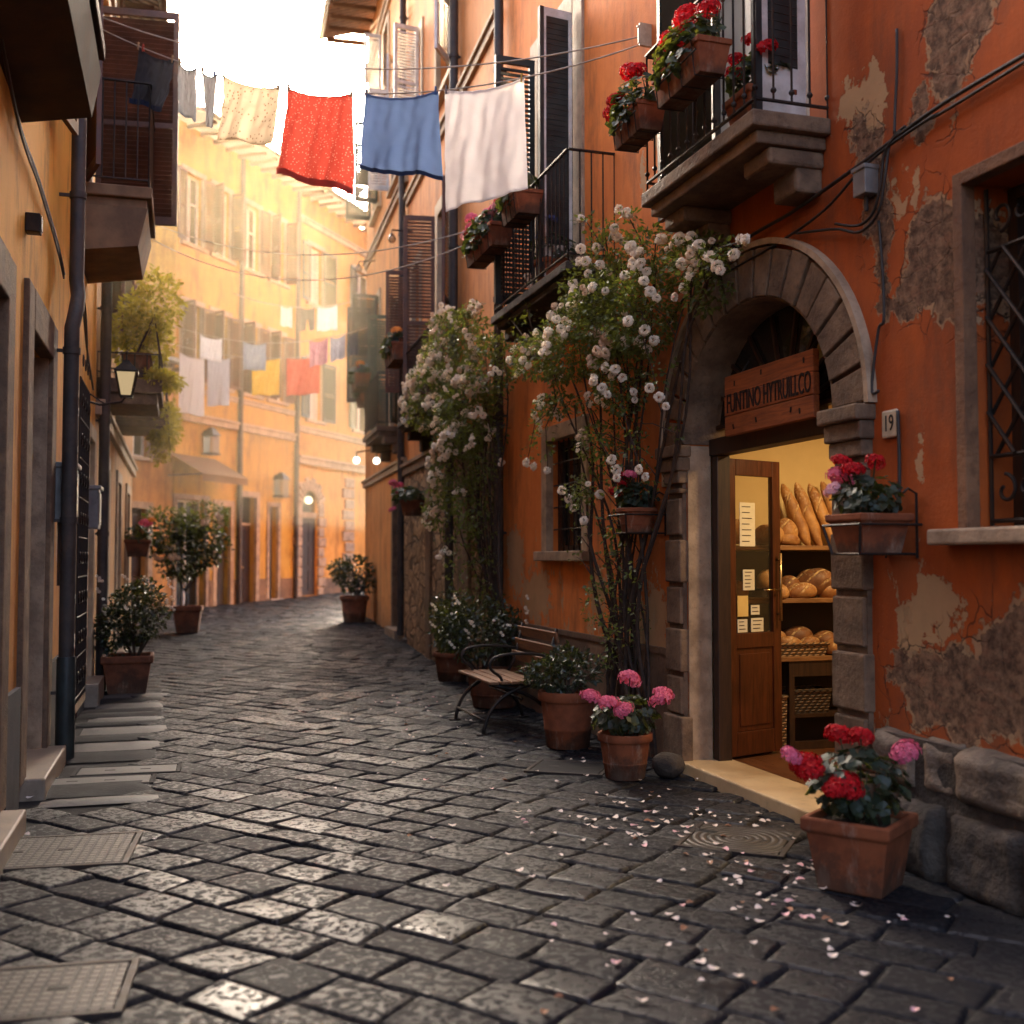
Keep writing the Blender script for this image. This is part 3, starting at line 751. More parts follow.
# barred window beside the door
w = window(HB, 8.55, 9.52, 1.64, 3.26, .30, surround='brown_render', sill=False, frame='door_dark', mull=False, sw=.06)
s = MB(); s.box(8.25, 9.69, -.28, .12, 1.57, 1.645); s.build('sill', M['trav_light'], w, bevel=.012)
g = MB()
def scroll(cx, cz, r0, turns, dirn, a0, y=-.10):
    return [(cx + (r0 * (1 - .75 * k / 24)) * math.cos(a0 + dirn * turns * 2 * PI * k / 24), y, cz + (r0 * (1 - .75 * k / 24)) * math.sin(a0 + dirn * turns * 2 * PI * k / 24)) for k in range(25)]
X0, X1, Z0, Z1 = 8.57, 9.50, 1.66, 3.24
k = -3.0
while k < 4.5:
    for sg in (1, -1):
        pts = []
        for q in range(41):
            x = X0 + (X1 - X0) * q / 40; z = Z0 + .36 * k + sg * (x - X0) * 1.25 + (0 if sg > 0 else 1.2)
            if Z0 + .32 < z < Z1 - .3: pts.append((x, -.10 + .012 * sg, z))
        if len(pts) > 1: g.tube(pts, .010, 6)
    k += .62
for x in (X0, X0 + .31, X0 + .62, X1): g.tube([(x, -.10, Z0), (x, -.10, Z1)], .011, 6)
for z in (Z0 + .02, Z0 + .32, Z1 - .3): g.tube([(X0, -.10, z), (X1, -.10, z)], .012, 6)
for cx in (X0 + .155, X0 + .465, X0 + .775):
    for sg in (1, -1):
        g.tube(scroll(cx + sg * .065, Z0 + .16, .075, .9, sg, PI / 2 * sg), .009, 6); g.tube(scroll(cx + sg * .065, Z1 - .15, .075, .9, -sg, -PI / 2 * sg), .009, 6)
g.build('grille', M['iron'], w)
window(HB, 14.52, 15.50, 1.58, 2.66, .18, surround='trav_light', sill=True, frame='door_dark', bars=True, mull=False, sw=.14)
window(HB, 7.3, 8.5, 4.3, 6.6, .2, shut=(('lo', 0, .6), ('hi', 0, .6)), surround='trav')
# french window over the door, shutters folded open
w = window(HB, 10.82, 12.75, 4.02, 6.7, .22, frame='sh_white', surround=None, sill=False, curtain=True, mull=True, shut=(('hi', 3, 1.02),), shm='sh_green')
two_tone(w, .32, 2.6, (10.80, .05, 4.04), R(96))
balcony(HB, 10.60, 12.12, 4.0, .5, 'trav', rail=.95, step=.115, t=.17, brd=.24)
window(HB, 14.72, 15.75, 4.05, 6.6, .2, frame='door_dark', surround='trav_light', sw=.24, sill=False, shm='sh_green', shut=(('hi', 88, .42),), curtain=False)
two_tone([c for c in HB.children if c.name.startswith('window')][-1], .30, 2.5, (14.70, .05, 4.08), R(97), .035)
balcony(HB, 13.75, 16.0, 3.98, .45, 'rubble', rail=.95, step=.1, t=.14, knobs=False)
band(HB, 3.6, F1.L, 8.1, .3, .12)

# ---- R2
opsR2 = [(2.65, 3.85, 3.62, 6.6), (2.65, 4.0, 8.3, 10.2), (5.4, 6.3, 8.4, 10.2), (5.45, 6.25, 4.3, 6.4)]
H2 = house('stone_footed_house', F2, 12.6, opsR2, M['r2'], 'orange house with rubble stone ground floor beside the bakery house')
v = MB(); v.box(.02, F2.L - .01, -.02, .05, -.1, 2.95); v.build('stone_base', M['stonebase'], H2)
v = MB(); v.box(1.3, 1.95, .045, .10, -.1, 2.95); v.build('stone_pier', M['trav'], H2, bevel=.02); v = MB(); v.box(4.05, 4.45, .045, .09, -.1, 2.95); v.build('stone_pier', M['trav'], H2, bevel=.02)
band(H2, 0, F2.L, 3.04, .2, .09, 'trav')
band(H2, 0, F2.L, 7.75, .16, .05, 'band')
window(H2, 2.65, 3.85, 3.62, 6.6, .2, shut=(('lo', 160, .6), ('hi', 96, .46)), shm='sh_brown', sill=False, surround='band', sw=.2)
window(H2, 2.65, 4.0, 8.3, 10.2, .2, shut=(('lo', 150, .62),), shm='sh_white', frame='sh_brown', surround='band')
window(H2, 5.4, 6.3, 8.4, 10.2, .2, shut=(('lo', 100, .42),), shm='sh_white', surround='band')
window(H2, 5.45, 6.25, 4.3, 6.4, .2, shut=(('hi', 95, .4),), shm='sh_brown', surround='band')
balcony(H2, 1.9, 4.6, 3.58, .5, 'rubble', rail=.95, step=.12, t=.14, knobs=False)
roof(H2, F2, 12.6)
# ---- R3
opsR3 = [(.45, 1.55, .25, 2.75, .25), (.9, 2.0, 3.95, 6.2), (3.75, 4.9, 4.9, 7.0), (3.75, 4.9, 8.9, 10.6), (.9, 2.0, 8.6, 10.6), (2.6, 3.3, 10.9, 12.3)]
H3 = house('pale_corner_house', F3, 13.6, opsR3, M['r3'], 'tall pale orange house with deep eaves at the street corner')
door(H3, .45, 1.55, .25, 2.75, .25, mat='door_dark', surround='trav', fan=.5)
window(H3, .9, 2.0, 3.95, 6.2, .2, shut=(('lo', 160, .5), ('hi', 95, .4)), shm='sh_olive', sill=False)
window(H3, 3.75, 4.9, 4.9, 7.0, .2, shut=(('lo', 92, .52), ('hi', 100, .5)), shm='sh_green')
window(H3, 3.75, 4.9, 8.9, 10.6, .2, shut=(('lo', 100, .5), ('hi', 92, .55)), shm='sh_green')
window(H3, .9, 2.0, 8.6, 10.6, .2, shut=(('lo', 150, .5), ('hi', 95, .4)), shm='sh_white', frame='sh_brown')
window(H3, 2.6, 3.3, 10.9, 12.3, .2, shut=(('hi', 90, .35),), shm='sh_white')
balcony(H3, .3, 2.4, 3.85, .5, 'trav', rail=.95, step=.13, t=.16, knobs=False)
band(H3, 0, F3.L, 3.2, .16, .06); band(H3, 0, F3.L, 8.2, .16, .06); band(H3, 0, F3.L, 12.6, .16, .06)
roof(H3, F3, 13.6, over=1.0)
# ---- L1
opsL1 = [(4.55, 5.66, .1, 3.0, .34), (6.75, 7.9, .1, 2.95, .3), (2.15, 3.05, .25, 3.05, .2), (1.3, 2.5, 5.0, 7.3, .2), (4.9, 6.0, 4.75, 7.0, .2), (.35, 1.05, .2, 2.8, .25)]
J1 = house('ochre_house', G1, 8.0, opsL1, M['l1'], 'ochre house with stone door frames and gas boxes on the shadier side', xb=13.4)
q = [(-.05, .18), (1.22, 2.0), (3.1, 4.28), (5.95, 6.48), (8.15, 13.39)]
for a, c in q:
    v = MB(); v.box(a, c, -.02, .03, -.1, .72); v.build('plinth', M['plinth'], J1)
d = door(J1, 4.55, 5.66, .1, 3.0, .34, mat='door_dark', surround='trav', sw=.27)
v = MB(); v.box(4.546, 4.578, -.31, .0, .1, 3.0); v.build('jamb', M['trav_light'], d)
door(J1, 6.75, 7.9, .1, 2.95, .3, mat='door_dark', surround='trav', sw=.25)
w = door(J1, .35, 1.05, .2, 2.8, .25, mat='door_grey', surround='band', sw=.15)
w = window(J1, 2.15, 3.05, .25, 3.05, .2, surround='band', sill=True, frame='door_dark', bars=True, sw=.10)
g = MB()
for i in range(9):
    x = 2.1 + i * .1225; g.tube([(x, .10, .25), (x, .10, 3.1)], .008, 6)
for i in range(9):
    z = .3 + i * .35; g.tube([(2.08, .10, z), (3.1, .10, z)], .008, 6); g.tube([(2.08, .0, z), (2.08, .10, z)], .008, 6)
    for k in range(4): g.tube([(2.2 + .25 * k + .05 * math.cos(t_ * PI / 6), .11, z + .17 + .05 * math.sin(t_ * PI / 6)) for t_ in range(13)], .006, 5)
g.build('grille', M['rust_iron'], w)
window(J1, 1.3, 2.5, 5.0, 7.3, .2, shut=(('lo', 84, .82), ('hi', 165, .6)), shm='sh_brown', sill=False)
window(J1, 4.9, 6.0, 4.75, 7.0, .2, shut=(('lo', 170, .5),), shm='sh_brown', sill=False)
bl = balcony(J1, 1.25, 2.6, 5.0, .66, 'brownstone', rail=1.0, step=.09, t=.2, br=0, knobs=False)
v = MB(); v.add([(1.27, 0, 4.36), (2.58, 0, 4.36), (1.27, 0, 4.8), (2.58, 0, 4.8), (1.27, .54, 4.44), (2.58, .54, 4.44), (1.27, .62, 4.8), (2.58, .62, 4.8)], [(0, 4, 5, 1), (4, 6, 7, 5), (0, 2, 6, 4), (1, 5, 7, 3), (2, 3, 7, 6)])
v.build('corbel', M['brownstone'], bl)
bl = balcony(J1, 6.15, 8.6, 4.72, .47, 'dark_brown', rail=1.0, step=.1, t=.2, br=0, knobs=False)
v = MB(); v.add([(6.17, 0, 4.16), (8.58, 0, 4.16), (6.17, .40, 4.24), (8.58, .40, 4.24), (6.17, .45, 4.52), (8.58, .45, 4.52), (6.17, 0, 4.52), (8.58, 0, 4.52)], [(0, 2, 3, 1), (2, 4, 5, 3), (0, 6, 4, 2), (1, 3, 5, 7), (4, 6, 7, 5)]); v.build('corbel', M['dark_brown'], bl)
band(J1, 0, 13.4, 7.8, .3, .12)
# ---- L2
opsL2 = [(7.6, 8.5, .1, 2.7, .25), (4.6, 5.5, .1, 2.7, .25), (1.6, 2.6, .15, 2.7, .25), (7.2, 8.2, 4.4, 6.4, .2), (4.4, 5.4, 4.4, 6.4, .2), (1.6, 2.6, 4.4, 6.4, .2), (7.2, 8.2, 7.6, 9.4, .2), (4.4, 5.4, 7.6, 9.4, .2)]
J2 = house('amber_house', G2, 9.5, opsL2, M['l2'], 'amber house with planted balconies further down the shady side')
door(J2, 7.6, 8.5, .1, 2.7, .25, mat='door_grey'); door(J2, 4.6, 5.5, .1, 2.7, .25); door(J2, 1.6, 2.6, .15, 2.7, .25)
for x, a in ((7.2, 172), (4.4, 172), (1.6, 172)):
    window(J2, x, x + 1, 4.4, 6.4, .2, shut=(('lo', a, .45), ('hi', 160, .45)), shm='sh_brown', sill=True)
for x in (7.2, 4.4): window(J2, x, x + 1, 7.6, 9.4, .2, shut=(('lo', 172, .45),), shm='sh_brown')
balcony(J2, 8.55, 9.75, 3.62, .72, 'trav', rail=.3, step=.12, t=.3, br=0, knobs=False)
balcony(J2, 4.5, 6.0, 3.72, .75, 'trav', rail=.3, step=.12, t=.22, br=0, knobs=False)
band(J2, 0, G2.L, 3.25, .18, .07)
roof(J2, G2, 9.5, over=.55)
# ---- B
BX = 5.62  # tall front cut short here to leave a gap for the sun
opsB = [(2.05, 2.75, .3, 3.2, .2), (.95, 1.4, .4, 3.0, .2), (3.25, 3.85, .3, 2.9, .2), (4.3, 5.5, .3, 3.0, .25)]
for x in (.7, 2.0, 3.4, 4.6): opsB += [(x, x + .75, 9.4, 11.2, .2), (x, x + .75, 6.0, 7.9, .2)]
HB2 = house('yellow_house', FB, 12.4, opsB, M['b'], 'yellow house in sun haze facing down the street', xb=BX)
door(HB2, 2.05, 2.75, .3, 3.2, .2, surround='trav_light', fan=.75); door(HB2, .95, 1.4, .4, 3.0, .2, mat='door_grey', surround='trav_light', sw=.12); door(HB2, 3.25, 3.85, .3, 2.9, .2, mat='door_grey')
w = window(HB2, 4.3, 5.5, .3, 3.0, .25, surround='trav_light', frame='sh_white', sill=False)
for i, x in enumerate((.7, 2.0, 3.4, 4.6)):
    window(HB2, x, x + .75, 9.4, 11.2, .2, shut=(('lo', 175, .36), ('hi', 172, .36)) if i % 2 else (('lo', 95, .36), ('hi', 110, .36)), shm='sh_brown')
    window(HB2, x, x + .75, 6.0, 7.9, .2, shut=(('lo', 170, .36), ('hi', 100, .36)), shm='sh_brown')
band(HB2, 0, BX, 5.05, .22, .1); band(HB2, 0, BX, 5.75, .14, .06)
for a, c in ((0, .8), (1.55, 1.88), (2.92, 3.08), (4.02, 4.15)):
    v = MB(); v.box(a, c, -.02, .03, -.1, .98); v.build('plinth', M['brownstone'], HB2)
roof(HB2, FB, 12.4, over=.9, x1=BX + .1)
FD = Facade(FB.w(BX + .04, 0, 0), FB.w(9.27, 0, 0))  # front shaped low so the sun beam reaches the haze over it
HD = house('sun_gap_low_house', FD, 6.2, [(.9, 1.7, .3, 2.7, .2), (.9, 1.7, 3.9, 5.3, .2), (2.4, 3.1, 3.9, 5.3, .2)], M['l2'], 'low amber house with one upper floor, made low to let the sun through, between the planted house and the yellow one')
door(HD, .9, 1.7, .3, 2.7, .2); window(HD, .9, 1.7, 3.9, 5.3, .2, shut=(('lo', 165, .38), ('hi', 165, .38)), shm='sh_brown'); window(HD, 2.4, 3.1, 3.9, 5.3, .2, shut=(('lo', 165, .34),), shm='sh_brown')
roof(HD, FD, 6.2, over=.5, rise=1.2, x0=0, x1=FD.L)
# ---- C
opsC = [(4.7, 5.65, .45, 3.55, .10), (4.5, 5.3, 9.2, 10.95, .2), (4.5, 5.3, 5.7, 7.5, .2), (1.2, 2.4, 5.7, 7.5, .2), (1.2, 2.4, 9.2, 10.95, .2)]
CL = FC.L
HC = house('golden_house', FC, 12.4, opsC, M['c'], 'golden house with arched door closing the view', arch=(5.175, 3.05, .475, .5))
d = MB(); d.box(4.7, 5.65, -.12, -.06, .45, 2.75)
for i in range(2):
    for j in range(3): d.box(4.78 + .45 * i, 5.12 + .45 * i, -.06, -.045, .6 + .72 * j, 1.2 + .72 * j)
dr = d.build('door', M['door_dark'], HC, bevel=.01)
d = MB(); d.box(4.7, 5.65, -.12, -.01, 2.75, 2.92); d.build('transom', M['trav_light'], dr)
d = MB(); d.box(4.7, 5.65, -.12, -.09, 2.92, 3.56); d.build('fanlight', M['pane'], dr)
v = MB(); n = 13
for i in range(n):
    a0, a1 = PI * i / n + .02, PI * (i + 1) / n - .02; th = .42 if i % 2 else .34
    v.prism([(5.175 + .48 * math.cos(a0), 3.05 + .505 * math.sin(a0)), (5.175 + .48 * math.cos(a1), 3.05 + .505 * math.sin(a1)), (5.175 + (.48 + th) * math.cos(a1), 3.05 + (.5 + th) * math.sin(a1)), (5.175 + (.48 + th) * math.cos(a0), 3.05 + (.5 + th) * math.sin(a0))], -.03, .07)
for xa, sg in ((5.655, 1), (4.695, -1)):
    z = .4; i = 0
    while z < 3.0:
        w_ = .45 if i % 2 else .33; v.box(min(xa, xa + sg * w_), max(xa, xa + sg * w_), -.03, .07, z, z + .27); z += .3; i += 1
v.build('stone_arch', M['trav_light'], HC, bevel=.02)
v = MB(); z = .4; i = 0
while z < 4.1:
    w_ = .75 if i % 2 else .6; v.box(2.4, 2.4 + w_, -.03, .06, z, z + .30); z += .34; i += 1
v.build('quoin', M['trav_light'], HC, bevel=.02)
window(HC, 4.5, 5.3, 9.2, 10.95, .2, shut=(('lo', 174, .66), ('hi', 174, .55)), shm='sh_olive', frame='sh_white', curtain=True)
window(HC, 4.5, 5.3, 5.7, 7.5, .2, shut=(('lo', 174, .66), ('hi', 174, .55)), shm='sh_green', frame='sh_white', curtain=True)
window(HC, 1.2, 2.4, 5.7, 7.5, .2, shut=(('lo', 170, .55), ('hi', 170, .55)), shm='sh_olive')
window(HC, 1.2, 2.4, 9.2, 10.95, .2, shut=(('lo', 170, .55), ('hi', 170, .55)), shm='sh_olive')
band(HC, 0, CL, 4.45, .24, .12); band(HC, 0, CL, 5.35, .18, .1); band(HC, 0, CL, 11.6, .2, .08)
v = MB(); v.box(0, 4.3, -.02, .03, -.1, .95); v.build('plinth', M['trav'], HC)
roof(HC, FC, 12.4, over=.8, rise=2.8)

# ------------------------------------------------------------------ ground
gm = MB(); ys = [-200, -40, -8, 3, 8, 12, 15, 18, 22, 26, 30, 34, 38, 60, 220]
for y in ys: gm.v += [(-220, y, gz(y) - .019 if y < 60 else gz(38) - .019), (220, y, gz(y) - .019 if y < 60 else gz(38) - .019)]
for i in range(len(ys) - 1): gm.f.append((2 * i, 2 * i + 1, 2 * i + 3, 2 * i + 2))
tag(gm.build('ground', M['dirt']), kind='structure')

def xl(y):
    if y <= 23.0: return -1.01 - .3 * y
    if y < 32: return -9.5 + (y - 23.3) * .368
    return -6.3 + (y - 32) * .357
def xr(y):
    if y <= 12.4: return 3.707 - .31 * y
    if y <= 25: return -.137 - .2544 * (y - 12.4)
    return min(-3.34 + (y - 25) * 2.2, 2.0)
sr = random.Random(21)
SA = math.atan2(-.56, .83); ua = Vector((math.cos(SA), math.sin(SA))); va = Vector((-math.sin(SA), math.cos(SA)))
holes = [(-2.42, 5.72, .32, .18, .21), (-1.70, 3.88, .20, .12, .21), (1.22, 5.98, .14, .14, SA + .18), (.42, 8.02, .14, .10, -.28)]
def setts(band_lo, band_hi, nx, ny, name):
    m = MB(); vrow = -12.0
    while vrow < 40:
        wv = sr.uniform(.215, .275); u = -40 + sr.uniform(0, .4)
        while u < 24:
            lu = sr.uniform(.29, .43); c = ua * (u + lu / 2) + va * (vrow + wv / 2)
            x, y = c.x, c.y
            ok = band_lo <= y < band_hi and y > -3
            if ok:
                lim = .12 if y < 6.7 else (.64 if y < 12.5 else (.35 if y < 20 else .1))
                ok = xl(y) + lim < x < xr(y) + .05
            if ok and any(abs((x - h[0]) * math.cos(h[4]) + (y - h[1]) * math.sin(h[4])) < h[2] - .02 and abs(-(x - h[0]) * math.sin(h[4]) + (y - h[1]) * math.cos(h[4])) < h[3] - .02 for h in holes): ok = False
            if ok:
                g = sr.uniform(.0045, .0085); dz = sr.gauss(0, .0028); tx, ty = sr.gauss(0, .006), sr.gauss(0, .006); sk = sr.uniform(-.03, .03)
                jit = [sr.uniform(-.010, .010) for _ in range(8)]
                vs = []; fs = []
                tl = [0, .025, .06] + [.06 + .88 * (i + 1) / nx for i in range(nx - 1)] + [.94, .975, 1] if nx > 1 else [0, .06, .94, 1]
                tv = [0, .035, .085] + [.085 + .83 * (i + 1) / ny for i in range(ny - 1)] + [.915, .965, 1] if ny > 1 else [0, .08, .92, 1]
                for b_ in tv:
                    for a_ in tl:
                        jx = (jit[0] * (1 - a_) * (1 - b_) + jit[1] * a_ * (1 - b_) + jit[2] * (1 - a_) * b_ + jit[3] * a_ * b_)
                        jy = (jit[4] * (1 - a_) * (1 - b_) + jit[5] * a_ * (1 - b_) + jit[6] * (1 - a_) * b_ + jit[7] * a_ * b_)
                        pu = u + g + (lu - 2 * g) * a_ + jx + sk * (b_ - .5); pv = vrow + g + (wv - 2 * g) * b_ + jy
                        edge = a_ in (0, 1) or b_ in (0, 1); near = min(a_, 1 - a_, b_, 1 - b_)
                        z = -.020 if edge else (-.0016 if near < .04 else 0)
                        if not edge:
                            z += noise.noise(Vector((pu * 9, pv * 9, 0))) * .0034 - ((a_ - .5) ** 2 + (b_ - .5) ** 2) * .0055
                        q = ua * pu + va * pv
                        if edge: q += (c - q) * -.012
                        vs.append((q.x, q.y, gz(q.y) + z + dz + tx * (a_ - .5) + ty * (b_ - .5)))
                kx = len(tl)
                for j in range(len(tv) - 1):
                    for i in range(kx - 1):
                        k = j * kx + i; fs.append((k, k + 1, k + kx + 1, k + kx))
                m.add(vs, fs)
            u += lu
        vrow += wv
    o = m.build(name, M['sett'], smooth=True)
    return tag(o, kind='structure')
setts(-3, 10, 6, 4, 'street_paving')
setts(10, 36, 2, 2, 'road_paving')
# long gutter slabs laid across the shady edge
pm = MB(); pp = MB(); y = 6.75; k = 0
Ln = Vector((.958, .287)); Lt = Vector((-.287, .958))
def slab(mb, x, y, w, l, z0, seed, off=0):
    o = Vector((x, y)) + Ln * off; nx, ny = 8, 4; vs = []; fs = []
    for j in range(ny + 1):
        for i in range(nx + 1):
            a_, b_ = i / nx, j / ny; q = o + Ln * (w * a_) + Lt * (l * b_)
            e = i in (0, nx) or j in (0, ny)
            vs.append((q.x, q.y, gz(q.y) + z0 + (-.02 if e else noise.noise(Vector((q.x * 6, q.y * 6, seed))) * .004)))
    for j in range(ny):
        for i in range(nx): n_ = j * (nx + 1) + i; fs.append((n_, n_ + 1, n_ + nx + 2, n_ + nx + 1))
    mb.add(vs, fs)
while y < 13.5:
    l = sr.uniform(.24, .5); pale = k in (0, 5, 7, 9, 12, 14)
    hit = 7.25 < y + l / 2 < 8.15
    if not hit:
        if pale: slab(pp, xl(y) + .12, y, sr.uniform(.66, .76), l - .06, .012, k, .03)
        else: slab(pm, xl(y) + .01, y, sr.uniform(.76, .82), l - .035, sr.uniform(.009, .012), k)
    y += l; k += 1
tag(pm.build('pavement_slab', M['slab_dark'], smooth=True), kind='structure')
tag(pp.build('pavement_pale_slab', M['slab'], smooth=True), kind='structure')

def cover(name, x, y, sx, sy, rz, mat, label, cat, h=.008):
    t = empty(name, (x, y, gz(y)), rz, label, cat)
    m = MB(); m.box(-sx / 2, sx / 2, -sy / 2, sy / 2, -.03, h); m.build('plate', mat, t, bevel=.004)
    f = MB(); w = .035
    f.box(-sx / 2 - w, -sx / 2 - .006, -sy / 2 - w, sy / 2 + w, -.03, h + .001); f.box(sx / 2 + .006, sx / 2 + w, -sy / 2 - w, sy / 2 + w, -.03, h + .001)
    f.box(-sx / 2 - .006, sx / 2 + .006, -sy / 2 - w, -sy / 2 - .006, -.03, h + .001); f.box(-sx / 2 - .006, sx / 2 + .006, sy / 2 + .006, sy / 2 + w, -.03, h + .001)
    f.build('frame', M['rust_iron'] if mat != M['slab'] else M['slab_dark'], t, bevel=.003)
    for dx in (-.12, .12):
        k = MB(); k.box(dx - .035, dx + .035, -.012, .012, h - .004, h + .0015); k.build('lifting_slot', M['ink'], t)
    return t
LRZ = G1.rz + PI / 2 - .06
PRZ = math.atan2(.287, .958)
cover('utility_cover', -2.42, 5.72, .86, .58, PRZ - .08, M['iron_grid'], 'rusty cast iron utility cover with grid tread beside the dark doorstep', 'manhole cover')
cover('utility_cover', -1.70, 3.88, .66, .44, PRZ - .08, M['iron_grid'], 'large worn utility cover nearest the camera on the shady edge of the street', 'manhole cover')
cover('utility_cover', -2.85, 7.52, .76, .26, PRZ - .05, M['slab'], 'pale stone utility cover with two slots at the foot of the drainpipe', 'manhole cover')
cover('utility_cover', -2.74, 7.92, .66, .26, PRZ - .05, M['slab'], 'pale narrow utility cover just beyond the one by the drainpipe', 'manhole cover')
cover('manhole_cover', 1.22, 5.98, .50, .50, SA + .18, M['iron_arc'], 'square manhole cover with ringed relief in front of the bakery step', 'manhole cover')
cover('manhole_cover', .42, 8.02, .50, .40, -.28, M['slab_dark'], 'plain dark manhole cover beside the pink geranium pot', 'manhole cover')

# ------------------------------------------------------------------ plants
def leaf_cloud(mb, blobs, size, r, fold=.25, shell=.45):
    for (c, rad, n) in blobs:
        for _ in range(n):
            while True:
                d = Vector((r.uniform(-1, 1), r.uniform(-1, 1), r.uniform(-1, 1)))
                if .02 < d.length < 1: break
            d = d.normalized() * (d.length ** shell)
            nn = noise.noise(Vector((d.x * 2.3 + c[0] * 3, d.y * 2.3 + c[1], d.z * 2.3 + c[2] * 3)))
            if nn < -.28: continue
            p = Vector((c[0] + d.x * rad[0], c[1] + d.y * rad[1], c[2] + d.z * rad[2])) * 1.0
            p += Vector((c[0], c[1], c[2])) * 0
            q = p + d * .05 * nn
            s = size * r.uniform(.6, 1.25)
            ax = (d + Vector((r.gauss(0, .7), r.gauss(0, .7), r.gauss(-.15, .7)))).normalized()
            up = Vector((r.gauss(0, .6), r.gauss(0, .6), 1)); sd = ax.cross(up).normalized(); nm = sd.cross(ax)
            b = q; t = q + ax * s; l = q + ax * s * .45 + sd * s * .30 + nm * s * fold * .4; rr = q + ax * s * .45 - sd * s * .30 + nm * s * fold * .4
            mb.add([b, rr, t, l], [(0, 1, 2), (0, 2, 3)])
def rose_mesh(name, mat, r, seed, count=1, spread=2.6):
    q = random.Random(seed); m = MB()
    for f in range(count):
        o = Vector((0, 0, 0)) if f == 0 else Vector((q.uniform(-1, 1), q.uniform(-1, 1), q.uniform(-.6, .3))).normalized() * r * q.uniform(1.6, spread)
        r_ = r * (1 if f == 0 else q.uniform(.5, 1.0)); n = 30
        for k in range(n):
            z = 1 - 1.45 * (k + .5) / n; a = k * 2.39996 + q.uniform(-.2, .2); sn = math.sqrt(max(0, 1 - z * z))
            d = Vector((math.cos(a) * sn, math.sin(a) * sn, z)); t1 = Vector((-math.sin(a), math.cos(a), 0)); t2 = d.cross(t1)
            if t2.z < 0: t2 = -t2
            w = r_ * q.uniform(.32, .46); c = Vector((d.x, d.y, d.z * .78)) * r_ * q.uniform(.72, .95)
            b_ = o + c * .45; mid = o + c + t2 * w * .1; tip = o + c * 1.06 - t2 * w * (.9 if z < .5 else .2) + d * w * .25
            m.add([b_, mid - t1 * w, mid + t1 * w, tip + t1 * w * .55, tip - t1 * w * .55], [(0, 2, 1), (1, 2, 3, 4)])
    me = bpy.data.meshes.new(name); me.from_pydata(m.v, [], m.f); me.materials.append(mat); return me
ROSES = [rose_mesh('bloom', M['rose'], .040, i, (1, 3, 2)[i]) for i in range(3)] + [rose_mesh('bloom', M['rose_warm'], .034, 9, 3)]
ROSES_FAR = [rose_mesh('bloom', M['rose'], .042, 40 + i, (5, 6, 4)[i], 2.5) for i in range(3)] + [rose_mesh('bloom', M['rose_warm'], .038, 49, 5, 2.5)]
def head_mesh(name, mat, r, n, seed, fl=.016):
    q = random.Random(seed); m = MB()
    for k in range(n):
        z = 1 - 1.35 * (k + .5) / n; a = k * 2.39996; s = math.sqrt(max(0, 1 - z * z))
        d = Vector((math.cos(a) * s, math.sin(a) * s, z)); c = Vector((d.x * r * 1.08, d.y * r * .95, d.z * r * .60)) * q.uniform(.78, 1.14)
        t1 = d.orthogonal().normalized(); t2 = d.cross(t1)
        for p in range(5):
            an = 2 * PI * p / 5 + q.random(); e = t1 * math.cos(an) + t2 * math.sin(an); f = d.cross(e)
            m.add([c, c + e * fl * .7 + f * fl * .5 + d * .004, c + e * fl * 1.25 + d * .002, c + e * fl * .7 - f * fl * .5 + d * .004], [(0, 1, 2, 3)])
    me = bpy.data.meshes.new(name); me.from_pydata(m.v, [], m.f); me.materials.append(mat); return me
HEADS = {k: head_mesh('flower_head', M[k], .056, 40, i) for i, k in enumerate(('red', 'pink', 'palepink', 'orangefl', 'bluefl'))}
def put(name, me, parent, loc, rot=(0, 0, 0), s=1.0):
    o = bpy.data.objects.new(name, me); COL.objects.link(o); o.parent = parent; o.location = loc; o.rotation_euler = rot; o.scale = (s, s, s); return o
def geranium_leaves(mb, blobs, size, r):
    for (c, rad, n) in blobs:
        for _ in range(n):
            while True:
                d = Vector((r.uniform(-1, 1), r.uniform(-1, 1), r.uniform(-1, 1)))
                if .05 < d.length < 1: break
            d = d.normalized() * d.length ** .4
            p = Vector((c[0] + d.x * rad[0], c[1] + d.y * rad[1], c[2] + d.z * rad[2]))
            nm = (d * .8 + Vector((r.gauss(0, .35), r.gauss(0, .35), .7))).normalized(); t1 = nm.orthogonal().normalized()
            t1 = (Matrix.Rotation(r.uniform(0, 6.28), 3, nm) @ t1); t2 = nm.cross(t1); s = size * r.uniform(.6, 1.2)
            vs = [p - nm * s * .18]; k = 9
            for i in range(k):
                a = .35 + (2 * PI - .7) * i / (k - 1); w = s * (.88 + .18 * (i % 2))
                vs.append(p + (t1 * math.cos(a) + t2 * math.sin(a)) * w + nm * r.uniform(-.1, .1) * s)
            mb.add(vs, [(0, i, i + 1) for i in range(1, k)])
def round_pot(par, r, h, mat='terra'):
    m = MB(); m.lathe([(r * .70, 0), (r * .74, .01), (r * .80, h * .3), (r * .815, h * .31), (r * .83, h * .36), (r * .82, h * .37), (r * .92, h * .82), (r * 1.0, h * .83), (r * 1.03, h * .86), (r * 1.03, h * .97), (r * 1.0, h), (r * .90, h), (r * .86, h * .85)], 32)
    o = m.build('pot', M[mat], par, smooth='auto')
    s = MB(); s.lathe([(r * .88, h * .88), (r * .5, h * .91), (.01, h * .92)], 20, cap=False); s.build('soil', M['soil'], par, smooth=True)
    return o
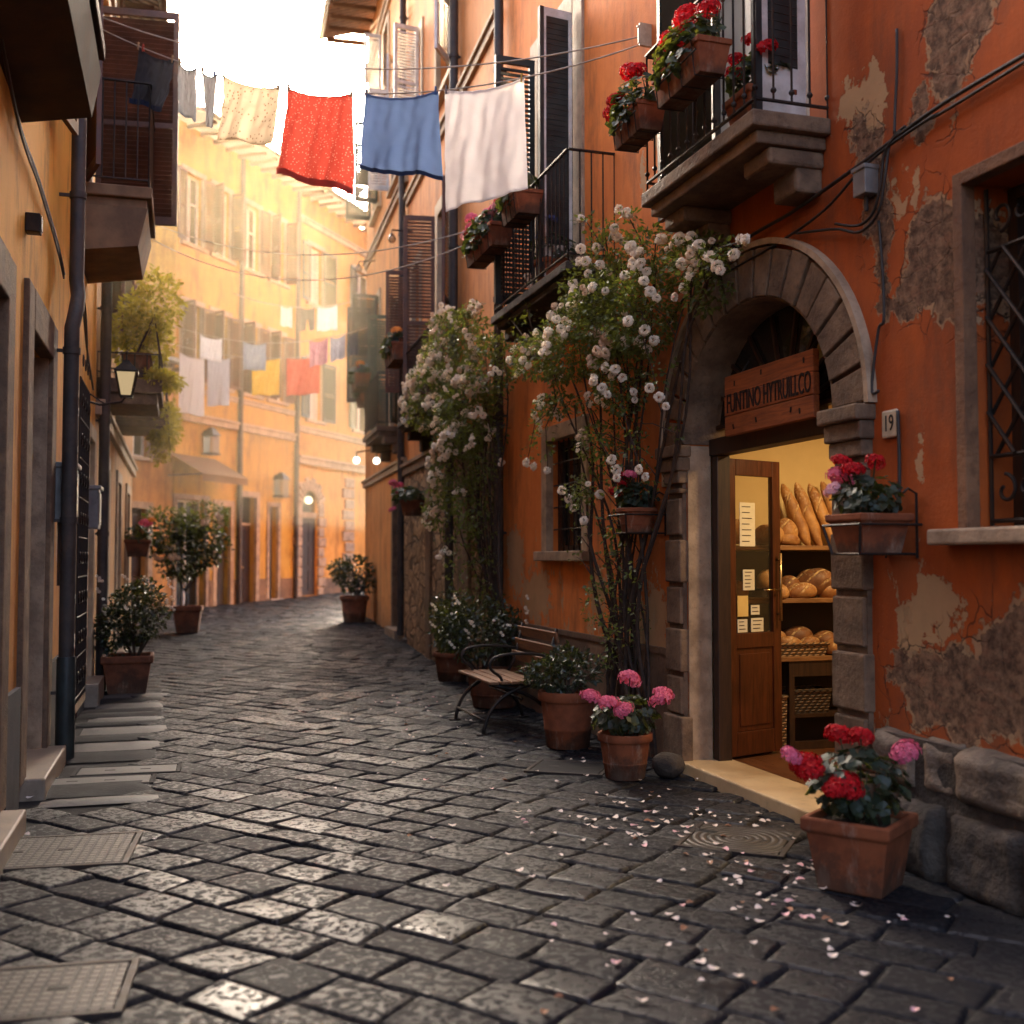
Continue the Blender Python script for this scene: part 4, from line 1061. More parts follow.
def square_pot(par, r, h, mat='terra', ay=1.0):
    m = MB(); m.sqlathe([(r * .70, 0), (r * .72, .012), (r * .90, h * .80), (r * .96, h * .805), (r * 1.0, h * .83), (r * 1.0, h * .97), (r * .98, h), (r * .86, h), (r * .82, h * .86)], ay=ay)
    o = m.build('pot', M[mat], par, bevel=.008)
    s = MB(); s.sqlathe([(r * .85, h * .84), (r * .84, h * .90)], ay=ay); s.build('soil', M['soil'], par)
    return o
def geranium(par, c, rad, n, heads, seed, lsize=.036, hz=None):
    r = random.Random(seed); m = MB(); geranium_leaves(m, [(c, rad, n)], lsize, r); m.build('foliage', M['ger_leaf'], par)
    st = MB()
    for (dx, dy, dz, kind, s) in heads:
        st.tube([(c[0] + dx * .3, c[1] + dy * .3, c[2] - rad[2] * .8), (c[0] + dx * .7, c[1] + dy * .7, c[2] + dz * .45), (c[0] + dx, c[1] + dy, c[2] + dz)], [.006, .0045, .0035], 5)
        put('flower_head', HEADS[kind], par, (c[0] + dx, c[1] + dy, c[2] + dz - .012), (r.uniform(-.5, .5), r.uniform(-.5, .5), r.uniform(0, 6)), s)
    for _ in range(16):
        a = r.uniform(0, 6.28); st.tube([(c[0] + .03 * math.cos(a), c[1] + .03 * math.sin(a), c[2] - rad[2] * 1.0), (c[0] + rad[0] * .75 * math.cos(a), c[1] + rad[1] * .75 * math.sin(a), c[2] + r.uniform(-.3, .5) * rad[2])], [.005, .003], 5)
    st.build('stem', M['greenstem'], par)
def shrub(par, c, rad, n, lsize, seed, mat='dark_leaf', trunk=0, z0=0, blobs=5):
    r = random.Random(seed); m = MB(); bl = [(c, tuple(x * .75 for x in rad), n // 2)]
    for k in range(blobs):
        a = r.uniform(0, 6.28); b = (c[0] + rad[0] * .55 * math.cos(a), c[1] + rad[1] * .55 * math.sin(a), c[2] + rad[2] * r.uniform(-.5, .6)); bl.append((b, tuple(x * r.uniform(.35, .55) for x in rad), n // (2 * blobs)))
    leaf_cloud(m, bl, lsize, r, shell=.55); m.build('foliage', M[mat], par)
    st = MB()
    for k in range(9 if not trunk else 7):
        a = r.uniform(0, 6.28); zb = z0 if not trunk else z0 + trunk
        st.tube([(c[0] + .02 * math.cos(a), c[1] + .02 * math.sin(a), zb - .02), (c[0] + rad[0] * .35 * math.cos(a), c[1] + rad[1] * .35 * math.sin(a), (zb + c[2]) / 2), (c[0] + rad[0] * .75 * math.cos(a), c[1] + rad[1] * .75 * math.sin(a), c[2] + rad[2] * r.uniform(-.1, .5))], [.011, .008, .004], 6)
    if trunk: st.tube([(c[0], c[1], z0), (c[0] + .02, c[1], z0 + trunk * .5), (c[0], c[1], z0 + trunk)], [.025, .02, .018], 8)
    st.build('stem', M['stem'], par)

# pots along the bakery side
t = empty('potted_geranium', (1.60, 5.12, 0), F1.rz + .62, 'red and pink geraniums in a square terracotta pot by the rough stone footing', 'potted plant', 'geranium pots on the paving')
square_pot(t, .205, .33); geranium(t, (0, 0, .47), (.22, .22, .17), 190, [(.10, -.02, .22, 'red', 1.15), (-.02, .02, .23, 'red', 1.0), (.0, .17, .03, 'red', 1.25), (-.16, -.16, .15, 'pink', 1.15), (.20, .14, .10, 'red', 1.15), (.25, .19, .14, 'pink', .9), (.03, .24, .02, 'red', .8), (.16, .19, .08, 'red', 1.0)], 5)
t = empty('potted_geranium', (.78, 7.66, 0), .4, 'bright pink geranium in a round terracotta pot next to the doorstep stone', 'potted plant', 'geranium pots on the paving')
round_pot(t, .185, .31); geranium(t, (0, 0, .43), (.24, .22, .14), 170, [(.02, -.04, .26, 'pink', 1.35), (-.2, -.14, .12, 'pink', 1.3), (-.29, -.05, .16, 'pink', 1.1), (.20, -.14, .12, 'pink', 1.25), (.28, -.05, .15, 'pink', 1.2), (-.12, -.2, .08, 'pink', 1.1)], 6)
t = empty('potted_shrub', (.45, 8.92, 0), 0, 'small leaved shrub in a tall round ringed terracotta pot beside the bench', 'potted plant', 'potted shrubs')
round_pot(t, .235, .45); shrub(t, (-.02, -.02, .60), (.40, .34, .19), 1500, .05, 8, 'dark_leaf', z0=.42)
t = empty('potted_shrub', (-.18, 11.35, 0), .3, 'dense dark shrub with pale buds in a terracotta pot behind the bench', 'potted plant', 'potted shrubs')
round_pot(t, .30, .38, 'terra_old'); shrub(t, (-.12, .1, .78), (.56, .5, .44), 2400, .062, 9, 'dark_leaf', z0=.36)
rr_ = random.Random(2)
for k in range(22):
    a = rr_.uniform(PI * .9, PI * 1.9); put('bud', ROSES[k % 3], t, (-.12 + .5 * math.cos(a), .1 + .45 * math.sin(a), .78 + rr_.uniform(-.2, .35)), (rr_.uniform(0, 3), 0, 0), .38)
t = empty('potted_grass', (-.74, 13.75, 0), 0, 'tufted grassy plant in a leaning terracotta pot past the bench shrub', 'potted plant')
round_pot(t, .24, .36, 'terra_old')
m = MB(); gr = random.Random(4)
for k in range(420):
    a = gr.uniform(0, 6.28); q = gr.uniform(0, .17); L = gr.uniform(.35, .75); sp = gr.uniform(.1, .5)
    b = Vector((q * math.cos(a), q * math.sin(a), .34)); e = b + Vector((math.cos(a) * sp * L, math.sin(a) * sp * L, L)); mm = b.lerp(e, .55) + Vector((0, 0, .05)); w = Vector((-math.sin(a), math.cos(a), 0)) * .008
    m.add([b - w, b + w, mm + w, e, mm - w], [(0, 1, 2, 4), (4, 2, 3)])
m.build('blade', M['grass_leaf'], t)
t = empty('potted_shrub', (-3.30, 23.1, gz(23.1)), 0, 'dark shrub in a terracotta pot under the tall corner house', 'potted plant', 'potted shrubs')
round_pot(t, .30, .55, 'terra_old'); shrub(t, (0, 0, 1.0), (.55, .5, .50), 1500, .09, 12, 'dark_leaf', z0=.5)
t = empty('potted_shrub', (-4.36, 12.55, 0), PRZ, 'bushy dark shrub in a square terracotta pot against the ochre house', 'potted plant', 'potted shrubs')
square_pot(t, .28, .43, 'terra_old'); shrub(t, (.08, 0, .88), (.46, .42, .46), 2600, .065, 13, 'dark_leaf', z0=.4)
for k in range(16):
    a = rr_.uniform(0, 6.28); put('bud', ROSES[k % 3], t, (.08 + .4 * math.cos(a), .36 * math.sin(a), .9 + rr_.uniform(.05, .42)), (rr_.uniform(0, 3), 0, 0), .45)
t = empty('potted_shrub', (-6.08, 20.7, gz(20.7)), .2, 'wide loose leggy shrub in a square terracotta pot by the amber house', 'potted plant', 'potted shrubs')
square_pot(t, .27, .5, 'terra_old'); shrub(t, (-.05, 0, 1.60), (.82, .6, .74), 2600, .10, 14, 'dark_leaf', trunk=.35, z0=.45, blobs=11)
m = MB(); leaf_cloud(m, [((.25, -.1, 2.15), (.5, .4, .3), 420), ((-.45, -.1, 2.0), (.4, .4, .35), 380)], .10, random.Random(6)); m.build('foliage', M['rose_leaf'], t)
for k in range(6):
    a = rr_.uniform(PI, 2 * PI); put('bloom', ROSES[3], t, (.05 + .7 * math.cos(a), .55 * math.sin(a), 1.7 + rr_.uniform(-.3, .6)), (1.3, 0, rr_.uniform(-1, 1)), 1.3)
p = G2.w(4.3, .28, 1.55)
t = empty('wall_planter', p, G2.rz, 'terracotta wall planter with pink blooms fixed low on the amber house', 'planter')
square_pot(t, .21, .28, 'terra_old'); geranium(t, (0, 0, .36), (.30, .22, .16), 90, [(.2, .1, .2, 'pink', 1.4), (-.2, .15, .22, 'pink', 1.3), (0, .2, .25, 'orangefl', 1.2)], 31, .05)

# hanging pots on the bakery wall
def hook_pot(x, z, y, r, h, seed, heads, label, square=True):
    t = empty('hanging_pot', F1.w(x, y, z), F1.rz, label, 'hanging planter', 'flower pots hooked on the bakery wall')
    if square: square_pot(t, r, h)
    else: round_pot(t, r, h)
    b = MB(); q = r * .75
    b.tube([(-q, q + .02, .0), (-q, -y + .01, .0), (q, -y + .01, .0), (q, q + .02, 0), (-q, q + .02, 0)], .007, 6)
    for sx in (-1, 1):
        b.tube([(sx * r * 1.03, r * 1.04, h * .72), (sx * r * 1.03, -y + .01, h * .72)], .007, 6); b.tube([(sx * q, q + .02, 0), (sx * r * 1.03, r * 1.04, h * .72)], .007, 6)
        b.tube([(sx * r * .8, -y + .012, -.02), (sx * r * .8, -y + .012, h * 1.5), (sx * r * .8, -y + .06, h * 1.62), (sx * r * .8, -y + .09, h * 1.5)], .007, 6)
    b.tube([(-r * 1.03, r * 1.04, h * .72), (r * 1.03, r * 1.04, h * .72)], .007, 6)
    b.build('bracket', M['iron'], t)
    geranium(t, (0, 0, h + .09), (r * 1.15, r * 1.1, .11), 110, heads, seed, .034)
    return t
hook_pot(10.02, 1.53, .20, .155, .20, 41, [(.13, .08, .12, 'pink', 1.1), (.17, .02, .08, 'pink', .8), (.08, .1, .19, 'red', .85), (-.02, .1, .14, 'red', .95), (-.13, .05, .17, 'red', .8), (.1, .14, .05, 'palepink', .8)], 'square terracotta pot of pink and red geraniums under the number 19 plate')
hook_pot(12.92, 1.70, .19, .15, .19, 42, [(.12, .07, .16, 'red', 1.0), (.17, .1, .05, 'red', .9), (-.06, .08, .17, 'pink', .85), (.02, .1, .1, 'red', .6)], 'round terracotta pot of red and pale geraniums hooked beside the arch pilaster', square=False)

# balcony boxes
def flower_box(fac, x, y, z, L, d, h, label, heads, seed, n=150, rz=0, lsize=.034, group='flower boxes on balcony rails', spread=1.0, cage=True, mat='terra'):
    t = empty('flower_box', fac.w(x, y, z), fac.rz + rz, label, 'flower box', group)
    m = MB(); a, b = L / 2, d / 2
    m.add([(-a * .92, -b * .75, 0), (a * .92, -b * .75, 0), (a * .92, b * .75, 0), (-a * .92, b * .75, 0), (-a, -b, h * .85), (a, -b, h * .85), (a, b, h * .85), (-a, b, h * .85)], [(3, 2, 1, 0), (0, 1, 5, 4), (1, 2, 6, 5), (2, 3, 7, 6), (3, 0, 4, 7), (4, 5, 6, 7)])
    m.box(-a * 1.03, a * 1.03, -b * 1.06, b * 1.06, h * .82, h)
    m.build('pot', M[mat], t, bevel=.006)
    s = MB(); s.box(-a * .92, a * .92, -b * .9, b * .9, h * .9, h + .006); s.build('soil', M['soil'], t)
    if cage:
        c = MB()
        for i in range(4):
            xx = -a * .8 + a * 1.6 * i / 3; c.tube([(xx, b + .014, h * .95), (xx, b * .78 + .014, -.008), (xx, -b * .78, -.008), (xx, -b - .01, h * .95)], .005, 6)
        c.tube([(-a, b + .014, h * .55), (a, b + .014, h * .55)], .005, 6); c.build('bracket', M['iron'], t)
    r = random.Random(seed); m = MB()
    geranium_leaves(m, [((0, .02, h + .08), (a * 1.1 * spread, b * 1.35, .13), n), ((0, b * 1.0, h - .02), (a * .95, .07, .10), n // 3)], lsize, r); m.build('foliage', M['ger_leaf'], t)
    st = MB()
    for (dx, dy, dz, kind, sc_) in heads:
        st.tube([(dx * .6, dy * .5, h), (dx, dy, h + dz)], [.005, .0035], 5); put('flower_head', HEADS[kind], t, (dx, dy, h + dz - .01), (r.uniform(-.5, .5), r.uniform(-.5, .5), 0), sc_)
    for _ in range(12):
        xx = r.uniform(-a, a); st.tube([(xx, 0, h), (xx * 1.1, r.uniform(-.1, .1), h + .15)], [.005, .003], 5)
    st.build('stem', M['greenstem'], t); return t
flower_box(F1, 11.93, .60, 4.29, .44, .20, .19, 'terracotta box of red geraniums at the far end of the bakery balcony', [(.30, .05, .12, 'red', 1.25), (.04, .04, .30, 'red', 1.2), (-.06, .04, .26, 'red', 1.2), (.14, .1, .14, 'red', 1.1)], 51, n=150, spread=1.25)
flower_box(F1, 11.16, .60, 4.30, .62, .21, .20, 'longer terracotta box of red geraniums midway along the bakery balcony', [(.22, .02, .20, 'red', 1.3), (.12, .06, .17, 'red', 1.3), (.05, .0, .32, 'red', 1.2), (-.06, .06, .20, 'red', 1.25), (-.24, .0, .2, 'red', 1.2), (.2, .1, .08, 'pink', .6)], 52, n=210)
t = empty('potted_geranium', F1.w(10.93, .27, 4.004), F1.rz, 'red geranium in a terracotta tub standing on the bakery balcony floor', 'potted plant')
square_pot(t, .16, .22); geranium(t, (0, 0, .33), (.20, .18, .13), 130, [(.18, .05, .10, 'red', 1.2), (.11, .08, .16, 'red', 1.0), (-.04, .05, .22, 'red', 1.1), (-.19, .06, .10, 'red', 1.1)], 53)
pk = [('pink', 'palepink')[i % 2] for i in range(12)]
hd = [(-.50 + .09 * i + rr_.uniform(-.03, .03), rr_.uniform(0, .12), .12 + rr_.uniform(0, .14), pk[i], 1.15) for i in range(12)] + [(.25, .12, .1, 'red', 1.0), (.1, .13, .06, 'orangefl', .8)]
flower_box(F1, 15.85, .52, 4.55, 1.0, .24, .22, 'long terracotta box of pink flowers on the shuttered window balcony', hd, 54, n=260, lsize=.04)
flower_box(F1, 14.75, .52, 4.60, .5, .26, .22, 'short terracotta box of pink flowers nearest the white edged shutter', [(-.1, .05, .16, 'pink', 1.2), (.05, .08, .18, 'pink', 1.2), (.18, .05, .14, 'pink', 1.1), (.0, .1, .22, 'palepink', 1)], 55, n=110, lsize=.04)
t = empty('potted_plant', F1.w(14.75, .22, 3.99), F1.rz, 'pot of small blue flowers on the floor of the shuttered window balcony', 'potted plant')
round_pot(t, .17, .26); geranium(t, (0, 0, .36), (.24, .2, .16), 130, [(.05, .0, .3, 'bluefl', 1.1), (-.1, .05, .26, 'bluefl', 1.0), (.16, .05, .2, 'bluefl', 1.0)], 56, .035)
hd = [(-.35 + .13 * i, rr_.uniform(0, .12), .1 + rr_.uniform(0, .16), ('orangefl', 'palepink', 'orangefl')[i % 3], 1.5) for i in range(6)]
flower_box(F2, 4.35, .55, 4.45, .9, .26, .26, 'terracotta box of orange flowers on the brown shuttered balcony', hd, 57, n=150, lsize=.055)
flower_box(F3, 1.9, .60, 4.72, .8, .28, .26, 'flower box of orange blooms on the corner house balcony', hd, 58, n=150, lsize=.06)
t = flower_box(F3, 3.4, .35, 4.62, .7, .28, .28, 'dark flower box below the green shutters of the corner house', hd[:4], 59, n=150, lsize=.06, mat='terra_old')
t = empty('hanging_pot', F2.w(4.75, .24, 2.18), F2.rz, 'hanging pot with magenta flowers on the rubble stone wall', 'hanging planter')
round_pot(t, .19, .24, 'terra_old'); geranium(t, (.05, .05, .32), (.36, .28, .14), 120, [(.36, .1, .18, 'pink', 1.3), (.28, .2, .22, 'pink', 1.2), (.2, .22, -.2, 'pink', 1.0), (.42, .1, .1, 'pink', 1.2)], 60, .05)
b = MB(); b.tube([(0, -.21, .3), (0, -.05, .36), (0, .0, .25)], .01, 6); b.build('bracket', M['iron'], t)

# trailing plants on the amber house balconies
def trough(fac, x, y, z, L, label, seed, up, down, n):
    t = empty('planter', fac.w(x, y, z), fac.rz, label, 'planter', 'troughs of trailing plants on the amber house')
    m = MB(); m.box(-L / 2, L / 2, -.15, .15, 0, .28); m.box(-L / 2 - .02, L / 2 + .02, -.17, .17, .25, .29); m.build('pot', M['terra_old'], t, bevel=.01)
    r = random.Random(seed); m = MB(); bl = []
    for k in range(7):
        bl.append(((r.uniform(-.5, .5) * L, r.uniform(-.15, .25), .28 + up * r.uniform(.3, .9)), (.28, .28, up * .4), n // 12))
        bl.append(((r.uniform(-.5, .5) * L, r.uniform(.1, .3), .2 - down * r.uniform(.2, .9)), (.22, .16, down * .35), n // 12))
    leaf_cloud(m, bl, .085, r, shell=.6); m.build('foliage', M['sun_leaf'], t)
    s = MB()
    for k in range(14):
        xx = r.uniform(-.5, .5) * L; s.tube([(xx, 0, .28), (xx * 1.1, .2, .28 + up * .5), (xx * 1.2, .3, .2 - down * r.random())], [.008, .006, .004], 5)
    s.build('stem', M['stem'], t)
trough(G2, 9.15, .42, 3.66, .95, 'overflowing trough of sunlit trailing leaves on the nearer amber house balcony', 71, .95, .25, 4600)
trough(G2, 5.3, .48, 3.76, 1.2, 'trough with leaves trailing below the balcony further along the amber house', 72, .35, .80, 3600)
t = empty('planter', G2.w(7.7, .2, 6.42), G2.rz, 'high trough of sunlit leaves on the upper sill of the amber house', 'planter')
m = MB(); m.box(-.5, .5, -.18, .16, 0, .24); m.build('pot', M['terra_old'], t, bevel=.01)
m = MB(); leaf_cloud(m, [((.0, .1, .45), (.5, .3, .35), 700), ((-.2, .25, .05), (.35, .2, .35), 400)], .085, random.Random(5)); m.build('foliage', M['sun_leaf'], t)

# climbing roses
def climber(name, fac, label, base, blobs, sprays, outliers, nbloom, seed, stems, lsize=.045, bs=1.0, dens=1.7, RS=None):
    RS = RS or ROSES
    t = empty(name, fac.w(base[0], 0, gz(fac.w(base[0], 0, 0).y)), fac.rz, label, 'climbing rose')
    r = random.Random(seed)
    def L(x, y, z): return (x - base[0], y, z)
    m = MB(); leaf_cloud(m, [(L(*c), rad, int(n * dens)) for c, rad, n in blobs] + [(L(*c), rad, n) for c, rad, n in sprays], lsize, r, shell=.6)
    st = MB()
    tops = []
    for k in range(stems):
        bx = base[0] + r.uniform(-.32, .32) * base[1]; c, rad, n = blobs[k % len(blobs)]
        tx, tz = c[0] + r.uniform(-.7, .7) * rad[0], c[2] + r.uniform(-.5, .6) * rad[2]
        pts = []; ph = r.uniform(0, 6); am = r.uniform(.05, .16)
        for i in range(15):
            q = i / 14; e = q ** 1.6
            x = bx + (tx - bx) * e + am * math.sin(q * 7 + ph) * (1 - .3 * q); z = tz * q; y = .06 + .16 * q + .05 * math.sin(q * 9 + ph * 2)
            pts.append(L(x, max(.03, y), z))
        w = r.uniform(.011, .027); st.tube(pts, [w * (1 - .65 * i / 14) for i in range(15)], 7)
        for i in range(3, 14):
            if r.random() < .55:
                p = Vector(pts[i]); d = Vector((r.uniform(-1, 1), r.uniform(.1, .7), r.uniform(-.2, 1))) * r.uniform(.1, .32); st.tube([p, p + d * .6 + Vector((0, 0, .03)), p + d], [.005, .004, .0025], 5)
                if r.random() < .7:
                    leaf_cloud(m, [(tuple(p + d), (.07, .06, .07), r.randint(6, 14))], lsize, r)
    for (x, z) in outliers:
        c = min(blobs, key=lambda b: (b[0][0] - x) ** 2 + (b[0][2] - z) ** 2)[0]
        a = Vector(L(c[0], c[1], c[2])); e = Vector(L(x, .33, z)); mid = a.lerp(e, .5) + Vector((0, .06, .10))
        st.tube([a, mid, e], [.006, .005, .003], 5)
        for q in (.45, .6, .75, .88):
            p = a.lerp(mid, q * 2) if q < .5 else mid.lerp(e, q * 2 - 1); leaf_cloud(m, [(tuple(p), (.08, .07, .06), 12)], lsize, r)
    m.build('foliage', M['rose_leaf'], t); st.build('stem', M['stem'], t)
    for i, (x, z) in enumerate(outliers):
        put('bloom', RS[i % 3], t, L(x, .34, z), (R(-75) + r.uniform(-.5, .5), r.uniform(-.5, .5), r.uniform(-.2, .9)), bs * r.uniform(.85, 1.15))
    wsum = sum(b[2] for b in blobs)
    for k in range(nbloom):
        q = r.uniform(0, wsum)
        for c, rad, n in blobs:
            q -= n
            if q <= 0: break
        a = r.gauss(-.35, .75); el = r.uniform(-.6, 1.1)
        d = Vector((math.sin(a) * math.cos(el), math.cos(a) * math.cos(el), math.sin(el)))
        p = Vector(L(*c)) + Vector((d.x * rad[0], d.y * rad[1], d.z * rad[2])) * r.uniform(.95, 1.15)
        warm = r.random() < (.12 if c[2] > 2.9 else .3)
        put('bloom', RS[3] if warm else RS[k % 3], t, p, (R(-70) + r.uniform(-.6, .6), r.uniform(-.5, .5), -a + r.uniform(-.4, .4)), bs * r.choice((1, 1, 1.15, .75, .6)))
    return t
b1 = [((13.3, .26, 3.92), (.36, .14, .14), 180), ((12.6, .24, 3.75), (.34, .16, .17), 350), ((11.95, .2, 3.52), (.36, .16, .17), 520), ((13.2, .32, 3.42), (.56, .26, .32), 1500), ((12.55, .3, 3.3), (.36, .24, .34), 1000),
      ((11.75, .2, 3.28), (.22, .14, .16), 260), ((13.95, .34, 3.32), (.6, .26, .32), 1300), ((14.7, .38, 3.35), (.5, .2, .20), 520), ((13.6, .3, 3.75), (.5, .2, .2), 500), ((13.0, .28, 2.9), (.34, .2, .3), 650), ((14.3, .34, 2.85), (.35, .16, .10), 200), ((13.5, .26, 2.45), (.26, .16, .16), 210), ((13.8, .24, 2.1), (.22, .12, .12), 130)]
sp1 = [((13.3, .18, 1.7), (.28, .12, .3), 110), ((13.6, .2, 1.15), (.3, .14, .25), 150), ((12.95, .15, 2.2), (.2, .1, .3), 90)]
o1 = [(13.69, 4.32), (12.75, 4.08), (12.98, 4.03), (13.34, 3.98), (15.07, 4.12), (14.98, 3.95), (15.9, 4.0), (14.78, 2.76), (15.16, 2.42), (14.56, 2.3), (12.96, 2.18), (12.54, 2.15), (11.12, 3.33), (11.34, 3.32), (12.53, 3.08), (12.27, 3.03), (12.19, 2.62), (13.3, 2.77), (15.54, 3.57), (15.38, 3.32), (14.37, 2.8), (13.64, 1.82), (13.99, 2.01), (13.56, 2.83), (14.18, 3.07), (10.98, 3.38)]
climber('climbing_rose', F1, 'white rambling rose arching up the orange wall beside the bakery door', (13.35, 1.0), b1, sp1, o1, 74, 17, 20, bs=1.0)
b2 = [((18.1, .36, 4.05), (.9, .3, .45), 1600), ((19.1, .36, 3.6), (.95, .3, .45), 1700), ((17.4, .34, 3.2), (.7, .3, .55), 1700), ((18.0, .34, 2.6), (.6, .26, .55), 1300), ((16.9, .25, 2.9), (.36, .2, .6), 600), ((16.5, .3, 3.55), (.6, .24, .34), 900), ((17.3, .34, 4.0), (.5, .26, .3), 600), ((18.6, .34, 2.2), (.4, .2, .3), 300), ((17.2, .3, 2.1), (.4, .2, .35), 350)]
F12 = Facade((4.947, -4.0), (-.137 - .31 * 4.2, 12.4 + 4.2))
o2 = [(19.9, 4.2), (20.4, 4.15), (20.9, 3.5), (20.3, 3.55), (19.6, 3.3), (20.2, 3.8), (17.2, 4.35), (16.9, 4.3), (19.4, 1.95), (18.5, 1.6), (19.1, 2.2)]
climber('climbing_rose', F12, 'denser white rose bush climbing the wall past the bench', (17.0, 1.2), b2, [((17.6, .3, 1.5), (.4, .2, .5), 300)], o2, 86, 18, 16, lsize=.055, bs=1.0, dens=1.2, RS=ROSES_FAR)

# ------------------------------------------------------------------ bench, stone, bollard
t = empty('street_bench', (-.10, 10.02, 0), F1.rz, 'slatted wooden bench with curled black iron legs and armrests', 'bench')
BL = 1.10
m = MB()
for i in range(5): m.box(-BL / 2, BL / 2, -.20 + i * .095, -.20 + i * .095 + .078, .435 - (i == 0) * .004, .460 - (i == 0) * .004)
m.build('seat', M['bench_wood'], t, bevel=.006)
m = MB()
for i in range(3):
    z = .55 + i * .115; m.obox((0, -.262 - (z - .45) * .26, z + .045), (BL, .022, .095), (R(-14), 0, 0))
m.build('backrest', M['bench_wood'], t, bevel=.006)
for sx in (-1, 1):
    x = sx * (BL / 2 - .07); m = MB()
    arc = lambda p0, p1, p2, n=14: [tuple((1 - q / n) ** 2 * p0[k] + 2 * q / n * (1 - q / n) * p1[k] + (q / n) ** 2 * p2[k] for k in range(3)) for q in range(n + 1)]
    m.tube(arc((x, .30, .01), (x, .26, .36), (x, -.16, .425)), .017, 8); m.tube(arc((x, -.36, .01), (x, -.30, .34), (x, .22, .425)), .017, 8)
    m.tube([(x, .25, .428), (x, -.22, .428)], .014, 8); m.tube([(x, -.20, .42), (x, -.275, .55), (x, -.365, .90)], .015, 8)
    m.tube(arc((x, -.30, .66), (x, .05, .72), (x, .20, .66)) + arc((x, .20, .66), (x, .29, .60), (x, .20, .53)) [1:] + arc((x, .20, .53), (x, .12, .49), (x, .14, .43))[1:], .013, 8)
    m.box(x - .03, x + .03, .26, .36, 0, .014); m.box(x - .03, x + .03, -.42, -.32, 0, .014)
    m.build('leg_frame', M['iron'], t, smooth=True)
m = MB(); m.tube([(-BL / 2 + .07, .28, .12), (BL / 2 - .07, .28, .12)], .011, 8); m.tube([(-BL / 2 + .07, -.04, .30), (BL / 2 - .07, -.04, .30)], .011, 8); m.build('stretcher', M['iron'], t, smooth=True)

m = MB(); m.ball((0, 0, .0), .11, 20, 14, (1, .85, .85))
m.v = [tuple(Vector(v) * (1 + .16 * noise.noise(Vector(v) * 14 + Vector((3, 1, 2)))) + Vector((0, 0, .08))) for v in m.v]
tag(m.build('round_stone', M['rubble'], smooth=True, loc=(1.08, 7.70, 0)), 'rounded grey stone lying between the pink geranium pot and the doorstep', 'stone')
t = empty('bollard', (-1.72, 18.75, gz(18.75)), 0, 'black iron bollard leaning by the rubble stone wall', 'bollard'); t.rotation_euler = (0, R(5), 0)
m = MB(); m.lathe([(.15, 0), (.15, .06), (.115, .09), (.105, .66), (.13, .68), (.13, .74), (.10, .80), (.04, .83)], 18); m.build('post', M['pipe'], t, smooth='auto')
m = MB(); m.lathe([(.118, .55), (.125, .57), (.118, .59)], 18, cap=False); m.build('ring', M['iron'], t, smooth=True)

# ------------------------------------------------------------------ signs, plates, lamps, cables, pipes
def text(body, size, mat, parent, loc, rot, xs=1.0, ext=.002, name='lettering', align='CENTER'):
    cu = bpy.data.curves.new(name, 'FONT'); cu.body = body; cu.size = size; cu.extrude = ext; cu.align_x = align; cu.align_y = 'CENTER'; cu.resolution_u = 4
    o = bpy.data.objects.new(name, cu); COL.objects.link(o); cu.materials.append(M[mat])
    bpy.context.view_layer.update(); dg = bpy.context.evaluated_depsgraph_get(); me = bpy.data.meshes.new_from_object(o.evaluated_get(dg)); bpy.data.objects.remove(o)
    o = bpy.data.objects.new(name, me); COL.objects.link(o); o.parent = parent; o.location = loc; o.rotation_euler = rot; o.scale = (xs, 1, 1); return o
FACE = (R(90), 0, R(180))     # lettering that reads from the street
t = empty('wooden_sign', F1.w(11.485, -.10, 2.55), F1.rz, 'weathered wooden board lettered FUNTINO HYTRUILLCO in the arch', 'sign'); t.rotation_euler = (0, 0, F1.rz)
m = MB()
for i in range(3): m.box(-.545, .545, -.022 - .002 * (i == 1), .022 + .002 * (i == 1), -.205 + i * .1375, -.205 + i * .1375 + .1345)
m.build('board', M['sign_wood'], t, bevel=.006)
m = MB()
for a, c in ((-.45, .15), (.05, .16), (.40, .14), (-.40, -.15), (-.30, -.13), (.12, -.14), (.42, -.15)): m.obox((a, .0255, c), (.014, .003, .034), (0, R(rr_.uniform(-20, 20)), 0))
m.build('nail', M['ink'], t)
text('FUNTINO', .185, 'ink', t, (.278, .0275, .005), FACE, .56, .003); text("HYTRUILĹCO".replace('Ĺ', "L"), .185, 'ink', t, (-.255, .0275, .005), FACE, .50, .003)
m = MB(); m.tube([(-.42, -.02, .19), (-.42, -.10, .30)], .006, 6); m.tube([(.42, -.02, .19), (.42, -.10, .30)], .006, 6); m.build('hanger', M['iron'], t)

